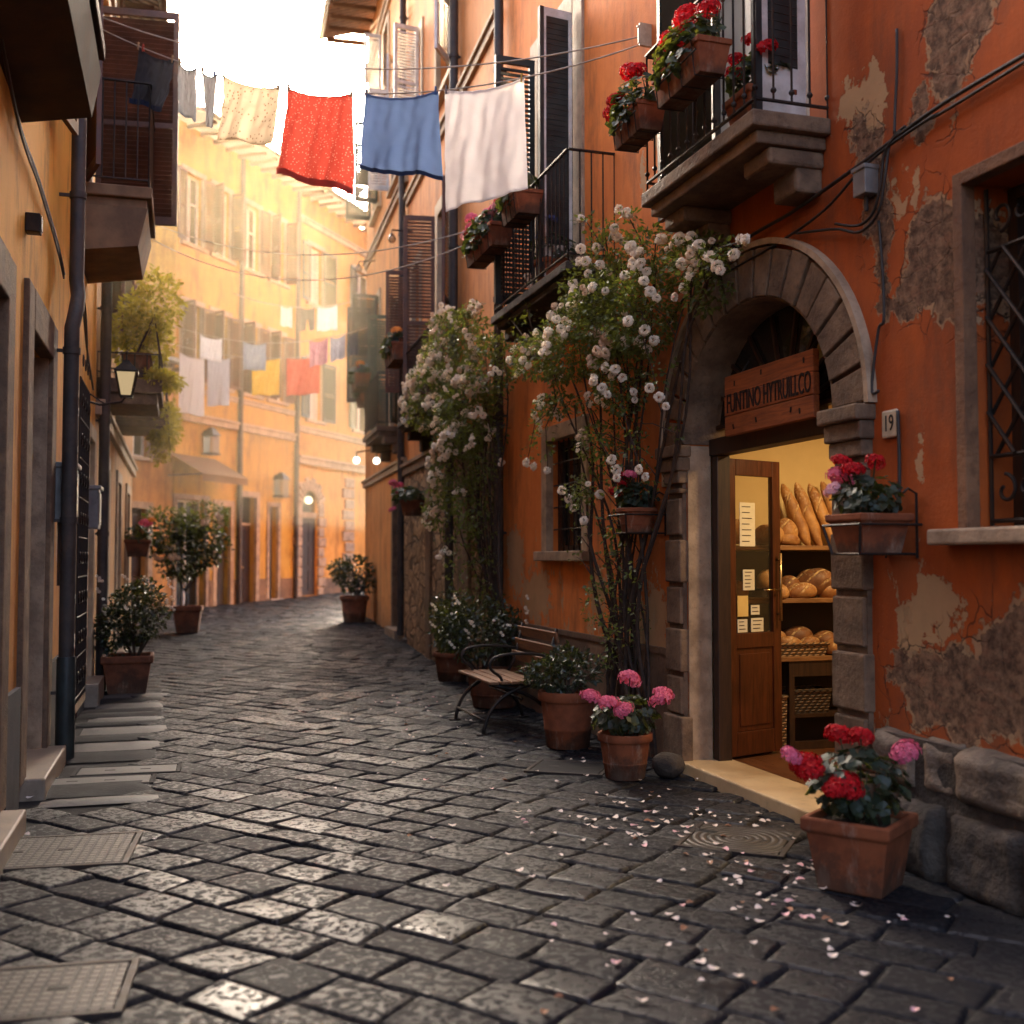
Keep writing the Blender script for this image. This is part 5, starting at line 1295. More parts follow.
def number_plate(x, z, w, h, s, label, y=.012):
    t = empty('house_number_plate', F1.w(x, y, z), F1.rz, label, 'house number')
    m = MB(); m.box(-w / 2, w / 2, -.012, .008, -h / 2, h / 2); m.build('plate', M['white_plate'], t, bevel=.012)
    text(s, h * .82, 'ink', t, (0, .0095, 0), FACE, .72, .0015); return t
number_plate(10.095, 2.20, .125, .145, '19', 'small cream enamel plate with number 19 right of the arch')
number_plate(12.80, 2.12, .10, .145, '9', 'cream plate with number 9 beyond the far pilaster of the arch')
def wallpipe(name, fac, pts, r, mat, label, cat, clips=True):
    t = empty(name, fac.w(pts[0][0], 0, 0), fac.rz, label, cat)
    m = MB(); m.tube([(p[0] - pts[0][0], p[1], p[2]) for p in pts], r, 12); m.build('pipe', M[mat], t, smooth='auto')
    if clips:
        z0, z1 = pts[0][2], pts[-1][2]; z = min(z0, z1) + .5
        while z < max(z0, z1):
            for p, q in zip(pts, pts[1:]):
                if min(p[2], q[2]) <= z <= max(p[2], q[2]) and abs(p[2] - q[2]) > .5:
                    f = (z - p[2]) / (q[2] - p[2]); cx, cy = p[0] + (q[0] - p[0]) * f - pts[0][0], p[1] + (q[1] - p[1]) * f
                    c = MB(); c.tube([(cx, cy, z - .025), (cx, cy, z + .025)], r * 1.16, 12); c.box(cx - .012, cx + .012, .0, cy, z - .012, z + .012); c.build('clip', M[mat], t, smooth='auto'); break
            z += 1.3
    return t
wallpipe('drainpipe', G1, [(4.36, .14, 0), (4.36, .14, 3.10), (4.36, .14, 3.28), (4.30, .16, 3.42), (4.12, .16, 3.58), (4.06, .14, 3.72), (4.06, .14, 7.9)], .056, 'pipe', 'dark drainpipe with a dog leg bend beside the stone doorway', 'drainpipe')
m = MB(); m.lathe([(.066, 0), (.070, .02), (.070, .75), (.066, .77)], 14); m.build('sleeve', M['sh_green'], [o for o in COL.objects if o.name == 'drainpipe'][0], loc=(0, .14, 0), smooth='auto')
m = MB()
for z, w_ in ((.86, .05), (.93, .05), (1.2, .03), (1.9, .03), (2.1, .04), (2.35, .03), (2.62, .03), (2.75, .04)):
    for k in range(4): m.obox((-.008 + .012 * k, .1985 - .0006 * abs(k - 1), z + rng.uniform(-.03, .03)), (w_ * .35, .002, rng.uniform(.01, .05)), (0, R(rng.uniform(-40, 40)), R(0)))
m.build('scratched_mark', M['paper'], [o for o in COL.objects if o.name == 'drainpipe'][0])
wallpipe('drainpipe', F1, [(16.92, .09, .0), (16.92, .09, 8.2)], .055, 'pipe', 'dark drainpipe at the far corner of the bakery house', 'drainpipe')
wallpipe('drainpipe', F2, [(2.28, .14, .0), (2.28, .14, 2.9), (2.28, .09, 3.3), (2.28, .09, 12.5)], .06, 'pipe', 'black drainpipe on the rubble stone ground floor', 'drainpipe')
wallpipe('drainpipe', F3, [(.12, .09, .2), (.12, .09, 13.4)], .06, 'pipe', 'drainpipe between the two far orange houses', 'drainpipe')
wallpipe('drainpipe', FB, [(2.97, .10, .3), (2.97, .10, 12.3)], .065, 'pipe', 'drainpipe down the hazy yellow house', 'drainpipe')
wallpipe('drainpipe', FB, [(.12, .10, .4), (.12, .10, 12.3)], .065, 'pipe', 'drainpipe in the corner of the yellow and golden houses', 'drainpipe')
wallpipe('drainpipe', G2, [(9.85, .10, .0), (9.85, .10, 9.3)], .06, 'pipe', 'drainpipe beside the planted balcony of the amber house', 'drainpipe')
def meter_box(x, z, w, h, d, label):
    t = empty('meter_box', G1.w(x, 0, z), G1.rz, label, 'meter box', 'gas boxes on the ochre house')
    m = MB(); m.box(-w / 2, w / 2, .0, d, -h / 2, h / 2); m.box(-w / 2 - .02, w / 2 + .02, .0, d + .025, h / 2 - .03, h / 2 + .012); m.build('casing', M['zinc'], t, bevel=.01)
    m = MB(); m.box(-w / 2 + .03, w / 2 - .03, d, d + .008, -h / 2 + .04, h / 2 - .06); m.build('door', M['zinc'], t, bevel=.004)
    m = MB(); m.tube([(-.04, .05, -h / 2), (-.04, .05, -h / 2 - .5)], .014, 6); m.tube([(.04, .05, -h / 2), (.04, .06, -h / 2 - .25), (.0, .06, -h / 2 - .4)], .010, 6); m.build('tube', M['pipe'], t)
    return t
meter_box(4.13, 2.02, .30, .44, .17, 'grey metal gas box on the wall beside the drainpipe')
meter_box(1.55, 2.02, .32, .42, .17, 'smaller looking grey gas box past the barred window')
def cable(name, fac, runs, label, cat='cable', r=.011):
    x0 = runs[0][0][0]; t = empty(name, fac.w(x0, 0, 0), fac.rz, label, cat); m = MB()
    for k, run in enumerate(runs):
        pts = [Vector((p[0] - x0, p[1], p[2])) for p in run]; sm = []
        for i in range(len(pts) - 1):
            a, b, c, d = pts[max(i - 1, 0)], pts[i], pts[i + 1], pts[min(i + 2, len(pts) - 1)]
            for q in range(6):
                u = q / 6; sm.append(.5 * ((2 * b) + (c - a) * u + (2 * a - 5 * b + 4 * c - d) * u * u + (3 * b - a - 3 * c + d) * u ** 3))
        sm.append(pts[-1]); m.tube(sm, r if k == 0 else r * .75, 6)
    m.build('wire', M['cable'], t, smooth=True); return t
cable('wall_cable', F1, [[(3.7, .04, 3.86), (7.4, .03, 3.68), (9.14, .03, 3.69), (9.69, .035, 3.68), (10.25, .04, 3.62), (10.93, .05, 3.56), (11.5, .05, 3.55), (12.2, .05, 3.45), (12.7, .05, 3.2)],
                         [(3.7, .04, 3.82), (9.14, .035, 3.655), (9.69, .04, 3.65), (10.2, .045, 3.60), (10.6, .05, 3.47), (11.1, .05, 3.42), (11.8, .05, 3.40)],
                         [(9.9, .04, 3.68), (10.02, .04, 3.64), (10.06, .05, 3.45), (10.12, .05, 3.30), (10.28, .05, 3.25), (10.5, .05, 3.33), (10.9, .05, 3.42)],
                         [(9.93, .04, 3.67), (10.05, .05, 3.6), (10.10, .05, 3.42), (10.17, .05, 3.31), (10.3, .05, 3.29), (10.5, .05, 3.36)],
                         [(10.0, .03, 3.68), (10.0, .02, 3.85), (9.985, .02, 4.0), (9.98, .02, 4.22)],
                         [(10.14, .03, 3.27), (10.135, .015, 3.0), (10.13, .015, 2.75), (10.17, .02, 2.7), (10.22, .03, 2.4), (10.16, .03, 2.38)]], 'sagging black cables looping across the flaked wall above the arch')
cable('wall_cable', F1, [[(10.02, .02, 2.26), (10.02, .015, 2.0), (10.02, .02, 1.75)]], 'short black cable dropping from the number 19 plate to the pot', r=.010)
cable('wall_cable', G1, [[(7.6, .04, 4.35), (6.6, .03, 4.05), (5.6, .035, 4.0), (4.6, .04, 3.9), (4.1, .05, 3.75)], [(7.6, .05, 4.28), (6.6, .045, 3.98), (5.6, .04, 3.95), (4.6, .05, 3.82), (4.1, .05, 3.72)]], 'pair of cables running down the sunlit ochre wall to the drainpipe')
cable('wall_cable', G1, [[(3.4, .05, 4.2), (2.6, .06, 3.9), (1.8, .05, 3.55), (1.0, .05, 3.3)], [(3.4, .06, 4.15), (2.6, .09, 3.8), (1.9, .06, 3.4)]], 'twisted cables under the planted balcony of the ochre house')
t = empty('junction_box', F1.w(10.23, 0, 3.50), F1.rz, 'grey junction box under the cables above the arch', 'junction box')
m = MB(); m.box(-.055, .055, .0, .085, -.07, .075); m.box(-.062, .062, .0, .092, .06, .085); m.build('casing', M['zinc'], t, bevel=.006)
m = MB(); m.tube([(.0, .04, -.07), (.0, .04, -.15)], .012, 6); m.build('tube', M['cable'], t)
t = empty('junction_box', G1.w(5.9, 0, 3.62), G1.rz, 'small dark junction box on the sunlit ochre wall', 'junction box')
m = MB(); m.box(-.05, .05, 0, .09, -.06, .06); m.build('casing', M['iron'], t, bevel=.006); m = MB(); m.box(-.035, .035, .09, .097, -.045, .045); m.build('lid', M['iron'], t)
# wall lamp over the arch
t = empty('wall_lamp', F1.w(11.62, 0, 3.50), F1.rz, 'small swan neck wall lamp with clear bulb above the arch', 'lamp')
m = MB(); m.box(-.03, .03, 0, .03, -.06, .08); m.tube([(0, .02, .02), (0, .12, .06), (.03, .20, .05), (.04, .23, -.01)], .010, 8); m.lathe([(.028, .0), (.034, -.05), (.030, -.07)], 12, (.04, .23, .0)); m.build('bracket', M['iron'], t, smooth='auto')
m = MB(); m.lathe([(.030, -.05), (.05, -.075), (.085, -.10)], 16, (.04, .23, .0), cap=False); m.build('lamp_shade', M['lampglass'], t, smooth=True)
m = MB(); m.ball((.04, .23, -.13), .046, 12, 9, (1, 1, 1.1)); m.build('bulb', M['lampglass'], t, smooth=True)
# lantern on the shady side
t = empty('street_lantern', G1.w(1.45, 0, 3.28), G1.rz, 'iron wall lantern with unlit warm white frosted panes on the ochre house', 'lantern')
m = MB(); m.tube([(0, 0, -.16), (0, .15, -.20), (0, .36, -.16), (0, .40, -.10)], .012, 8); m.box(-.03, .03, 0, .02, -.25, -.05); m.tube([(0, .0, -.05), (0, .12, -.14), (0, .2, -.19)], .008, 6)
m.build('bracket', M['iron'], t)
m = MB(); c0 = (0, .40, 0)
for sx, sy in ((-1, -1), (1, -1), (1, 1), (-1, 1)): m.bar((sx * .055, .40 + sy * .055, -.10), (sx * .10, .40 + sy * .10, .14), .014)
m.sqlathe([(.06, -.115), (.062, -.095)], c0); m.sqlathe([(.115, .14), (.118, .155), (.06, .22), (.035, .25), (.03, .27)], c0); m.tube([(0, .40, .27), (0, .40, .34)], .008, 6); m.ball((0, .40, .35), .018, 8, 6)
m.build('frame', M['iron'], t)
m = MB(); m.sqlathe([(.052, -.09), (.094, .138)], c0); m.build('pane', M['unlit_pane_glow'], t)
def globe(p, label, lit, r=.065, arm=None):
    t = empty('globe_lamp', p, 0, label, 'lamp')
    m = MB(); m.ball((0, 0, 0), r, 14, 10); m.build('bulb', M['bulb_white' if lit else 'lampglass'], t, smooth=True)
    m = MB(); m.lathe([(r * .4, r * .85), (r * .45, r * 1.2), (r * .2, r * 1.4)], 10); m.tube([(0, 0, r * 1.3), (0, 0, r * 2.2), tuple(arm)], .014, 6); m.build('bracket', M['iron'], t)
    return t
n3 = F3.n
globe(F3.w(1.04, .40, 3.30), 'lit white globe lamp over the corner house door', True, arm=(-n3 * .42 + Vector((0, 0, .2))))
globe(F3.w(3.9, .45, 3.56), 'bright lit globe lamp on the far end of the corner house', True, .075, arm=(-n3 * .46 + Vector((0, 0, .25))))
globe(F3.w(4.6, .35, 7.75), 'white globe lamp high on the corner house', False, .07, arm=(-n3 * .36 + Vector((0, 0, .2))))
globe(F2.w(6.35, .35, 6.95), 'small white globe lamp by the upper stone footed house wall', False, .07, arm=(-F2.n * .36 + Vector((0, 0, .15))))
t = empty('door_lamp', FC.w(5.175, -.02, 3.28), FC.rz, 'warm lit lamp in the fanlight of the arched door', 'lamp')
m = MB(); m.ball((0, 0, 0), .11, 14, 10); m.build('bulb', M['bulb'], t, smooth=True)
m = MB(); m.tube([(0, 0, .1), (0, 0, .2), (0, -.2, .24)], .012, 6); m.build('bracket', M['iron'], t)
for x, z, fac, lb in ((4.45, 4.45, FB, 'unlit box lantern on the yellow house'), (1.15, 3.55, FB, 'oval plaque lantern above the narrow grey door of the yellow house')):
    t = empty('wall_lantern', fac.w(x, 0, z), fac.rz, lb, 'lantern')
    m = MB(); m.box(-.14, .14, .1, .38, -.25, .2); m.build('pane', M['lampglass'], t); m = MB(); m.sqlathe([(.18, .2), (.05, .4)], (0, .24, 0)); m.box(-.17, .17, .07, .41, -.29, -.25); m.bar((0, 0, .3), (0, .24, .38), .03); m.build('frame', M['iron'], t)
# awning on the yellow house
t = empty('shop_awning', FB.w(4.9, 0, 3.55), FB.rz, 'faded brown sloping awning over the yellow house shop window', 'awning')
m = MB(); m.add([(-.95, .0, .55), (.95, .0, .55), (.95, 1.0, .02), (-.95, 1.0, .02), (.95, 1.0, -.16), (-.95, 1.0, -.16)], [(0, 1, 2, 3), (3, 2, 4, 5)]); m.build('canopy', clothmat('awning_cloth', (.30, .17, .08), trans=.3), t)
m = MB()
for x in (-.93, .93): m.bar((x, 0, .0), (x, .98, .01), .03)
m.build('arm', M['iron'], t)

# ------------------------------------------------------------------ washing lines
CL_ = {k: clothmat('cloth_' + k, c, **kw) for k, c, kw in (('charcoal', (.055, .055, .06), {'trans': .25}), ('grey', (.30, .29, .29), {}), ('cream', (.84, .68, .46), {'trans': .6, 'spots': (.42, .26, .15), 'sscale': 26.0}), ('red', (.68, .085, .055), {'trans': .6, 'spots': (.80, .34, .24), 'sscale': 42.0}),
       ('blue', (.13, .20, .37), {'trans': .45}), ('navy', (.03, .045, .09), {'trans': .2}), ('white', (.80, .74, .72), {'trans': .45}), ('yellow', (.75, .42, .05), {}), ('pale', (.55, .55, .60), {}), ('pinkish', (.72, .36, .40), {}), ('plainred', (.62, .12, .08), {}), ('greyblue', (.34, .36, .42), {}))}
def line(name, pts, label, r=.006, mat='cord'):
    a, b, sag = Vector(pts[0]), Vector(pts[1]), pts[2]
    m = MB(); P = [tuple((a.lerp(b, i / 28) - a) - Vector((0, 0, sag * 4 * (i / 28) * (1 - i / 28)))) for i in range(29)]
    m.tube(P, r, 6); o = m.build(name, M[mat], smooth=True, loc=a); tag(o, label, 'washing line'); return lambda q: a.lerp(b, q) - Vector((0, 0, sag * 4 * q * (1 - q)))
PIN = None
def pin(p, ang, label, mat):
    t = empty('clothespin', p, ang, label, 'clothes peg', 'pegs on the washing line over the street')
    m = MB(); m.obox((0, .007, -.010), (.012, .008, .075), (R(4), 0, 0)); m.build('prong', mat, t); m = MB(); m.obox((0, -.007, -.010), (.012, .008, .075), (R(-4), 0, 0)); m.build('prong', mat, t)
    m = MB(); m.tube([(-.008, 0, .004), (.008, 0, .004)], .006, 6); m.build('spring', M['iron'], t); return t
def cloth(name, fn, q0, q1, length, mat, label, cat, seed, l2=None, flare=0.0, drift=0.0, sag=.05, folds=1.6, amp=.016, hem=None, notch=0, pins=None, top=0, taper=0):
    a, b = fn(q0), fn(q1); d = (b - a); w = d.length; u = Vector((d.x, d.y, 0)).normalized(); nrm = Vector((-u.y, u.x, 0))
    t = empty(name, a, math.atan2(u.y, u.x), label, cat, 'laundry on the washing lines')
    r = random.Random(seed); nx, nz = 34, 30; l2 = length if l2 is None else l2; ph = r.uniform(0, 6); hw = Vector((d.x, d.y, 0)).length
    vs = []; fs = []
    for j in range(nz + 1):
        v = j / nz
        for i in range(nx + 1):
            q = i / nx; L = length + (l2 - length) * q + .012 * math.sin(q * 9 + ph)
            x = hw * (.5 + (q - .5) * (1 + flare * v - taper * v * (1 - v * .3))) + drift * v * v
            y = amp * (v ** .7) * (math.sin(folds * 2 * PI * q + ph + v * .8) + .45 * math.sin(folds * 4.3 * PI * q + ph * 2 + v)) + .05 * v * math.sin(q * 3 + ph) + .004 * math.sin(40 * q + 9 * v)
            y += .022 * v * noise.noise(Vector((q * 3.5 + seed * 7, v * 4.0, seed))) + .012 * noise.noise(Vector((q * 9 + v * 5, v * 7 - q * 4, seed + 3)))
            z = d.z * q - sag * 4 * q * (1 - q) * (1 - v) - L * v + top
            vs.append((x, y, z))
    for j in range(nz):
        for i in range(nx):
            if notch and j > nz * .45 and abs(i - nx / 2 + .5) < notch * (j / nz - .4) * nx: continue
            k = j * (nx + 1) + i; fs.append((k, k + nx + 1, k + nx + 2, k + 1))
    m = MB(); m.add(vs, fs); m.build('fabric', mat, t, smooth=True)
    for k in (0, nz):
        row = [Vector(vs[k * (nx + 1) + i]) for i in range(nx + 1)]
        if k == nz and notch: continue
        hh = MB(); rv = []; rf = []
        wd = (hem[1] if hem and k else .016)
        for i, p in enumerate(row): rv += [p + Vector((0, .004, 0)), p + Vector((0, .005 + (.02 * math.sin(i * .7) if hem and k else 0), wd if k else -wd)), p + Vector((0, -.004, 0)), p + Vector((0, -.005, wd if k else -wd))]
        for i in range(nx): rf += [(4 * i, 4 * i + 4, 4 * i + 5, 4 * i + 1), (4 * i + 2, 4 * i + 3, 4 * i + 7, 4 * i + 6)]
        hh.add(rv, rf); hh.build('hem', hem[0] if hem and k else mat, t, smooth=True)
    for q, mt, lb in (pins or ()): pin(fn(q0 + (q1 - q0) * q) + Vector((0, 0, .012)), math.atan2(u.y, u.x), lb, mt)
    return t
WP, WB, WG, WR = pmat('peg_wood', (.45, .28, .13), bump=0), pmat('peg_blue', (.05, .13, .36), bump=0), pmat('peg_grey', (.22, .21, .20), bump=0), pmat('peg_red', (.55, .06, .03), bump=0)
La, Lb = Vector((-4.10, 10.57, 6.74)), Vector((1.06, 8.51, 5.58))
low = line('washing_line', (La, Lb, .54), 'lower cord of the main washing line, strung with laundry')
line('washing_line', (La + Vector((0, 0, .11)), Lb + Vector((0, 0, .06)), .40), 'upper bare cord above the hung laundry')
def qx(x): return (x - La.x) / (Lb.x - La.x)
cloth('hanging_shorts', low, qx(-3.60), qx(-3.20), .50, CL_['charcoal'], 'charcoal shorts hanging nearest the brown shutter', 'laundry', 1, drift=-.12, flare=.12, amp=.02, folds=1.5, hem=(CL_['navy'], .05), pins=((.03, WP, 'wooden peg at the outer corner of the charcoal shorts'), (.16, WR, 'red peg on the charcoal shorts'), (.97, WP, 'wooden peg between the charcoal shorts and grey vest')))
cloth('hanging_vest', low, qx(-3.15), qx(-2.95), .50, CL_['grey'], 'small grey vest hung beside the charcoal shorts', 'laundry', 2, amp=.02, folds=1, taper=.3, pins=((.1, WP, 'wooden peg on the small grey vest'),))
cloth('hanging_vest', low, qx(-2.91), qx(-2.73), .52, CL_['grey'], 'narrow grey vest hung next to the cream spotted cloth', 'laundry', 3, amp=.02, folds=1, taper=.35, pins=((.1, WP, 'wooden peg on the narrow grey vest'), (.8, WB, 'blue peg on the narrow grey vest')))
cloth('hanging_cloth', low, qx(-2.68), qx(-2.10), .56, CL_['cream'], 'cream cloth with brown specks, sun shining through', 'laundry', 4, l2=.56, flare=.12, drift=-.06, amp=.025, folds=1.5, pins=((.02, WP, 'wooden peg at the outer corner of the cream cloth'), (.97, WP, 'wooden peg between the cream and red cloths')))
cloth('hanging_towel', low, qx(-2.02), qx(-1.40), .80, CL_['red'], 'red patterned towel glowing with light from behind', 'laundry', 5, l2=.90, flare=.12, drift=-.04, amp=.03, folds=1.3, hem=(CL_['plainred'], .06), pins=((.01, WP, 'wooden peg at the first corner of the red towel'), (.98, WP, 'wooden peg at the second corner of the red towel')))
cloth('hanging_shirt', low, qx(-1.28), qx(-.63), .70, CL_['blue'], 'blue garment with dark curled hem between red and white', 'laundry', 6, l2=.74, flare=.04, amp=.022, folds=2.5, hem=(CL_['navy'], .035), pins=((.02, WG, 'grey peg on the blue garment'), (.97, WB, 'blue peg on the blue garment')))
cloth('hanging_sheet', low, qx(-.57), qx(.10), 1.02, CL_['white'], 'plain white sheet hanging closest to the orange wall', 'laundry', 7, l2=.96, flare=.08, drift=.02, amp=.022, folds=1.7, pins=((.02, WG, 'grey peg on the white sheet'), (.97, pmat('peg_yellow', (.6, .36, .05), bump=0), 'yellow peg on the white sheet')))
m = MB(); m.box(-.012, .012, 0, .10, -.09, .09); m.bar((0, .1, .07), (0, .1, -.07), .02); m.tube([(0, .10, .06), (-.0, .12, .06)], .01, 6)
tag(m.build('line_bracket', M['white_plate'], loc=F1.w(13.03, 0, 5.60), rz=F1.rz), 'small pale bracket holding the washing line on the orange wall', 'bracket')
line('washing_line', (Vector((-4.72, 13.4, 5.78)), F1.w(16.0, .45, 4.95), .42), 'bare slack cord crossing behind the main laundry')
line('washing_line', (Vector((-4.72, 13.4, 5.62)), F1.w(16.0, .45, 4.85), .58), 'second bare slack cord just below the other')
l3 = line('washing_line', (Vector((-6.9, 21.0, 6.15)), Vector((-2.30, 21.0, 6.15)), .48), 'distant cord with pale washing between the far houses', .008)
def q3(x): return (x + 6.9) / 4.6
cloth('hanging_cloth', l3, q3(-6.0), q3(-5.58), .48, CL_['white'], 'white cloth on the distant line close to the trailing plants', 'laundry', 11)
cloth('hanging_cloth', l3, q3(-5.17), q3(-4.73), .55, CL_['greyblue'], 'grey blue cloth on the distant line in front of the yellow one', 'laundry', 12)
cloth('hanging_shirt', l3, q3(-3.90), q3(-3.54), .50, CL_['pinkish'], 'pink and white shirt on the distant line above the red cloth', 'laundry', 13)
cloth('hanging_cloth', l3, q3(-3.50), q3(-3.20), .46, CL_['pale'], 'pale cloth on the distant line beside a navy one', 'laundry', 14)
cloth('hanging_cloth', l3, q3(-3.18), q3(-2.96), .45, CL_['navy'], 'navy cloth on the distant line by the corner house', 'laundry', 15)
l4 = line('washing_line', (Vector((-7.3, 22.6, 6.05)), Vector((-2.6, 22.6, 6.05)), .38), 'farther cord with yellow and red washing', .008)
def q4(x): return (x + 7.3) / 4.7
cloth('hanging_towel', l4, q4(-5.38), q4(-4.80), .78, CL_['yellow'], 'yellow towel on the farther line behind the grey blue cloth', 'laundry', 16)
cloth('hanging_towel', l4, q4(-4.66), q4(-3.98), .80, CL_['plainred'], 'plain red towel on the farther line', 'laundry', 17)
l5 = line('washing_line', (Vector((-6.9, 27.0, 8.1)), Vector((-3.3, 27.0, 8.1)), .35), 'farthest high cord before the golden house', .009)
def q5(x): return (x + 6.9) / 3.6
cloth('hanging_shorts', l5, q5(-5.25), q5(-4.88), .58, CL_['charcoal'], 'dark shorts on the farthest high line', 'laundry', 18, notch=.22)
cloth('hanging_shirt', l5, q5(-4.82), q5(-4.33), .62, CL_['pale'], 'pale shirt on the farthest high line', 'laundry', 19)
cloth('hanging_cloth', l5, q5(-5.72), q5(-5.45), .5, CL_['white'], 'thin white cloth at the end of the farthest high line', 'laundry', 20)
l6 = line('washing_line', (Vector((-7.75, 25.0, 6.3)), Vector((-6.5, 25.6, 6.25)), .12), 'short cord with white sheets by the yellow house', .009)
cloth('hanging_sheet', l6, .10, .50, 1.35, CL_['white'], 'long white sheet hanging by the yellow house', 'laundry', 21)
cloth('hanging_sheet', l6, .55, .92, 1.1, CL_['pale'], 'shorter pale sheet hanging by the yellow house', 'laundry', 22)

# ------------------------------------------------------------------ inside the bakery
t = empty('bread_shelf', F1.w(12.62, -.35, .07), F1.rz, 'wooden bread shelf unit standing inside the bakery doorway', 'shelf')
for z in (.70, 1.14, 1.54):
    m = MB(); m.box(0, .335, -1.75, 0, z - .035, z); m.build('shelf', M['shelf_wood'], t, bevel=.004)
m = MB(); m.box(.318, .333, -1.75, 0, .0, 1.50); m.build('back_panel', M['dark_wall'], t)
m = MB(); m.box(.012, .06, -.62, -.575, 0, .664); m.box(.012, .06, -1.3, -1.255, 0, .664); m.box(.012, .30, -1.255, -.62, .24, .265); m.box(.012, .05, -1.255, -.62, .55, .664); m.box(.012, .05, -1.255, -.62, 0, .06); m.build('cabinet_frame', M['cab_wood'], t)
m = MB(); m.box(.0, .30, -.02, .0, 0, 1.5); m.build('side_panel', M['cab_wood'], t)
def loaf(kind, x, y, z, size, mat, label, rot=(0, 0, 0), seed=0):
    m = MB(); r = random.Random(seed)
    if kind == 'baguette': m.ball((0, 0, 0), 1, 16, 20, size)
    else: m.ball((0, 0, 0), 1, 20, 14, size)
    vs = []
    for v_ in m.v:
        p = Vector(v_); n = noise.noise(Vector((p.x * 9 + seed * 3.1, p.y * 9, p.z * 9))) * .10
        p = p * (1 + n)
        if kind != 'baguette' and p.z < -size[2] * .55: p.z = -size[2] * .55
        if kind == 'baguette':
            ph = p.z / size[2] * 9.0 + math.atan2(p.y, p.x) * .8
            p.x *= 1 + .07 * math.sin(ph); p.y *= 1 + .07 * math.sin(ph)
        vs.append(tuple(p))
    m.v = vs; o = m.build('bread_loaf' if kind != 'baguette' else 'baguette', mat, smooth=True, loc=F1.w(x, y, z)); o.rotation_euler = Euler(rot).to_matrix().to_euler()
    o.rotation_euler = (Matrix.Rotation(F1.rz, 3, 'Z') @ Euler(rot).to_matrix()).to_euler()
    tag(o, label, 'bread', 'bread on the bakery shelves'); return o
Bk, Bd = M['bread'], M['bread_dark']
for i, (y, tilt, lb) in enumerate(((-1.10, .26, 'baguette leaning first in the row on the top bakery shelf'), (-1.21, .20, 'second leaning baguette, crossing its neighbour on the top shelf'), (-1.34, .24, 'third leaning baguette beside the doorway edge on the top shelf'), (-1.45, .2, 'last baguette half hidden by the stone jamb on the top shelf'))):
    loaf('baguette', 12.80, y, 1.85, (.050, .054, .285), Bk, lb, (tilt * (-1), .30, 0), 10 + i)
for i, (x, y, z, s, mt, lb) in enumerate(((12.76, -.98, 1.70, (.10, .10, .12), Bk, 'plump upright loaf left of the baguettes'), (12.72, -.98, 1.655, (.08, .095, .065), Bk, 'small scored roll in front of the plump loaf'), (12.70, -.80, 1.675, (.10, .12, .10), Bk, 'round loaf behind the door glass on the top shelf'), (12.72, -.55, 1.69, (.10, .13, .12), Bk, 'big round loaf seen through the door pane on the top shelf'),
        (12.76, -1.24, 1.31, (.11, .165, .13), Bd, 'large dark crusted loaf on top of others on the middle shelf'), (12.68, -1.07, 1.255, (.08, .125, .075), Bk, 'golden oval loaf in front on the middle shelf'), (12.70, -1.31, 1.25, (.08, .08, .08), Bk, 'small loaf next to the doorway edge on the middle shelf'), (12.78, -1.02, 1.30, (.08, .09, .08), Bd, 'dark loaf at the back of the middle shelf'), (12.68, -.87, 1.25, (.08, .09, .07), Bk, 'pale loaf close to the door edge on the middle shelf'), (12.80, -.84, 1.33, (.07, .08, .10), Bk, 'upright crusty loaf at the back of the middle shelf'), (12.72, -.52, 1.26, (.08, .11, .09), Bk, 'loaf behind the notices on the middle shelf'),
        (12.80, -1.10, .90, (.09, .125, .09), Bd, 'dark oval loaf behind the basket on the bottom shelf'), (12.78, -.88, .88, (.09, .11, .09), Bk, 'golden loaf behind the basket near the door'), (12.78, -1.33, .87, (.09, .10, .08), Bd, 'dark loaf beside the basket by the doorway edge'), (12.68, -1.35, .82, (.07, .075, .075), Bk, 'small round roll beside the basket'), (12.69, -.97, .865, (.06, .10, .055), Bk, 'floured loaf lying in the shelf basket'), (12.69, -1.14, .865, (.06, .085, .05), Bk, 'second floured loaf lying in the shelf basket'), (12.69, -.82, .85, (.055, .06, .05), Bk, 'little roll at the end of the shelf basket'))):
    loaf('loaf', x, y, z, s, mt, lb, (rng.uniform(-.15, .15), rng.uniform(-.1, .1), rng.uniform(-.4, .4)), 30 + i)
def basket(p, sx, sy, h, mat, label, handles=False):
    t = empty('wicker_basket', p, F1.rz, label, 'basket')
    m = MB(); k = .88
    def ring(a, z): return [(-sx * a, -sy * a, z), (sx * a, -sy * a, z), (sx * a, sy * a, z), (-sx * a, sy * a, z)]
    m.add(ring(k, 0) + ring(1, h) + ring(.93, h) + ring(k - .05, .02), [(0, 1, 5, 4), (1, 2, 6, 5), (2, 3, 7, 6), (3, 0, 4, 7), (4, 5, 9, 8), (5, 6, 10, 9), (6, 7, 11, 10), (7, 4, 8, 11), (8, 9, 13, 12), (9, 10, 14, 13), (10, 11, 15, 14), (11, 8, 12, 15), (12, 13, 14, 15), (3, 2, 1, 0)])
    m.build('body', M[mat], t)
    r = MB(); q = [(-sx, -sy, h), (sx, -sy, h), (sx, sy, h), (-sx, sy, h), (-sx, -sy, h)]; r.tube(q, .012, 8); r.build('rim', M[mat], t)
    if handles:
        r = MB()
        for y in (-sy * .5, sy * .6): r.tube([(-sx * .5, y, h), (-sx * .3, y, h + .09), (sx * .3, y, h + .09), (sx * .5, y, h)], .008, 6)
        r.build('handle', M['wick'], t)
basket(F1.w(12.70, -1.0, .772), .07, .27, .09, 'wick', 'low wicker basket of loaves on the bottom bakery shelf')
basket(F1.w(12.70, -.83, .072), .07, .075, .40, 'wick', 'tall wicker basket with loop handles on the bakery floor', True)
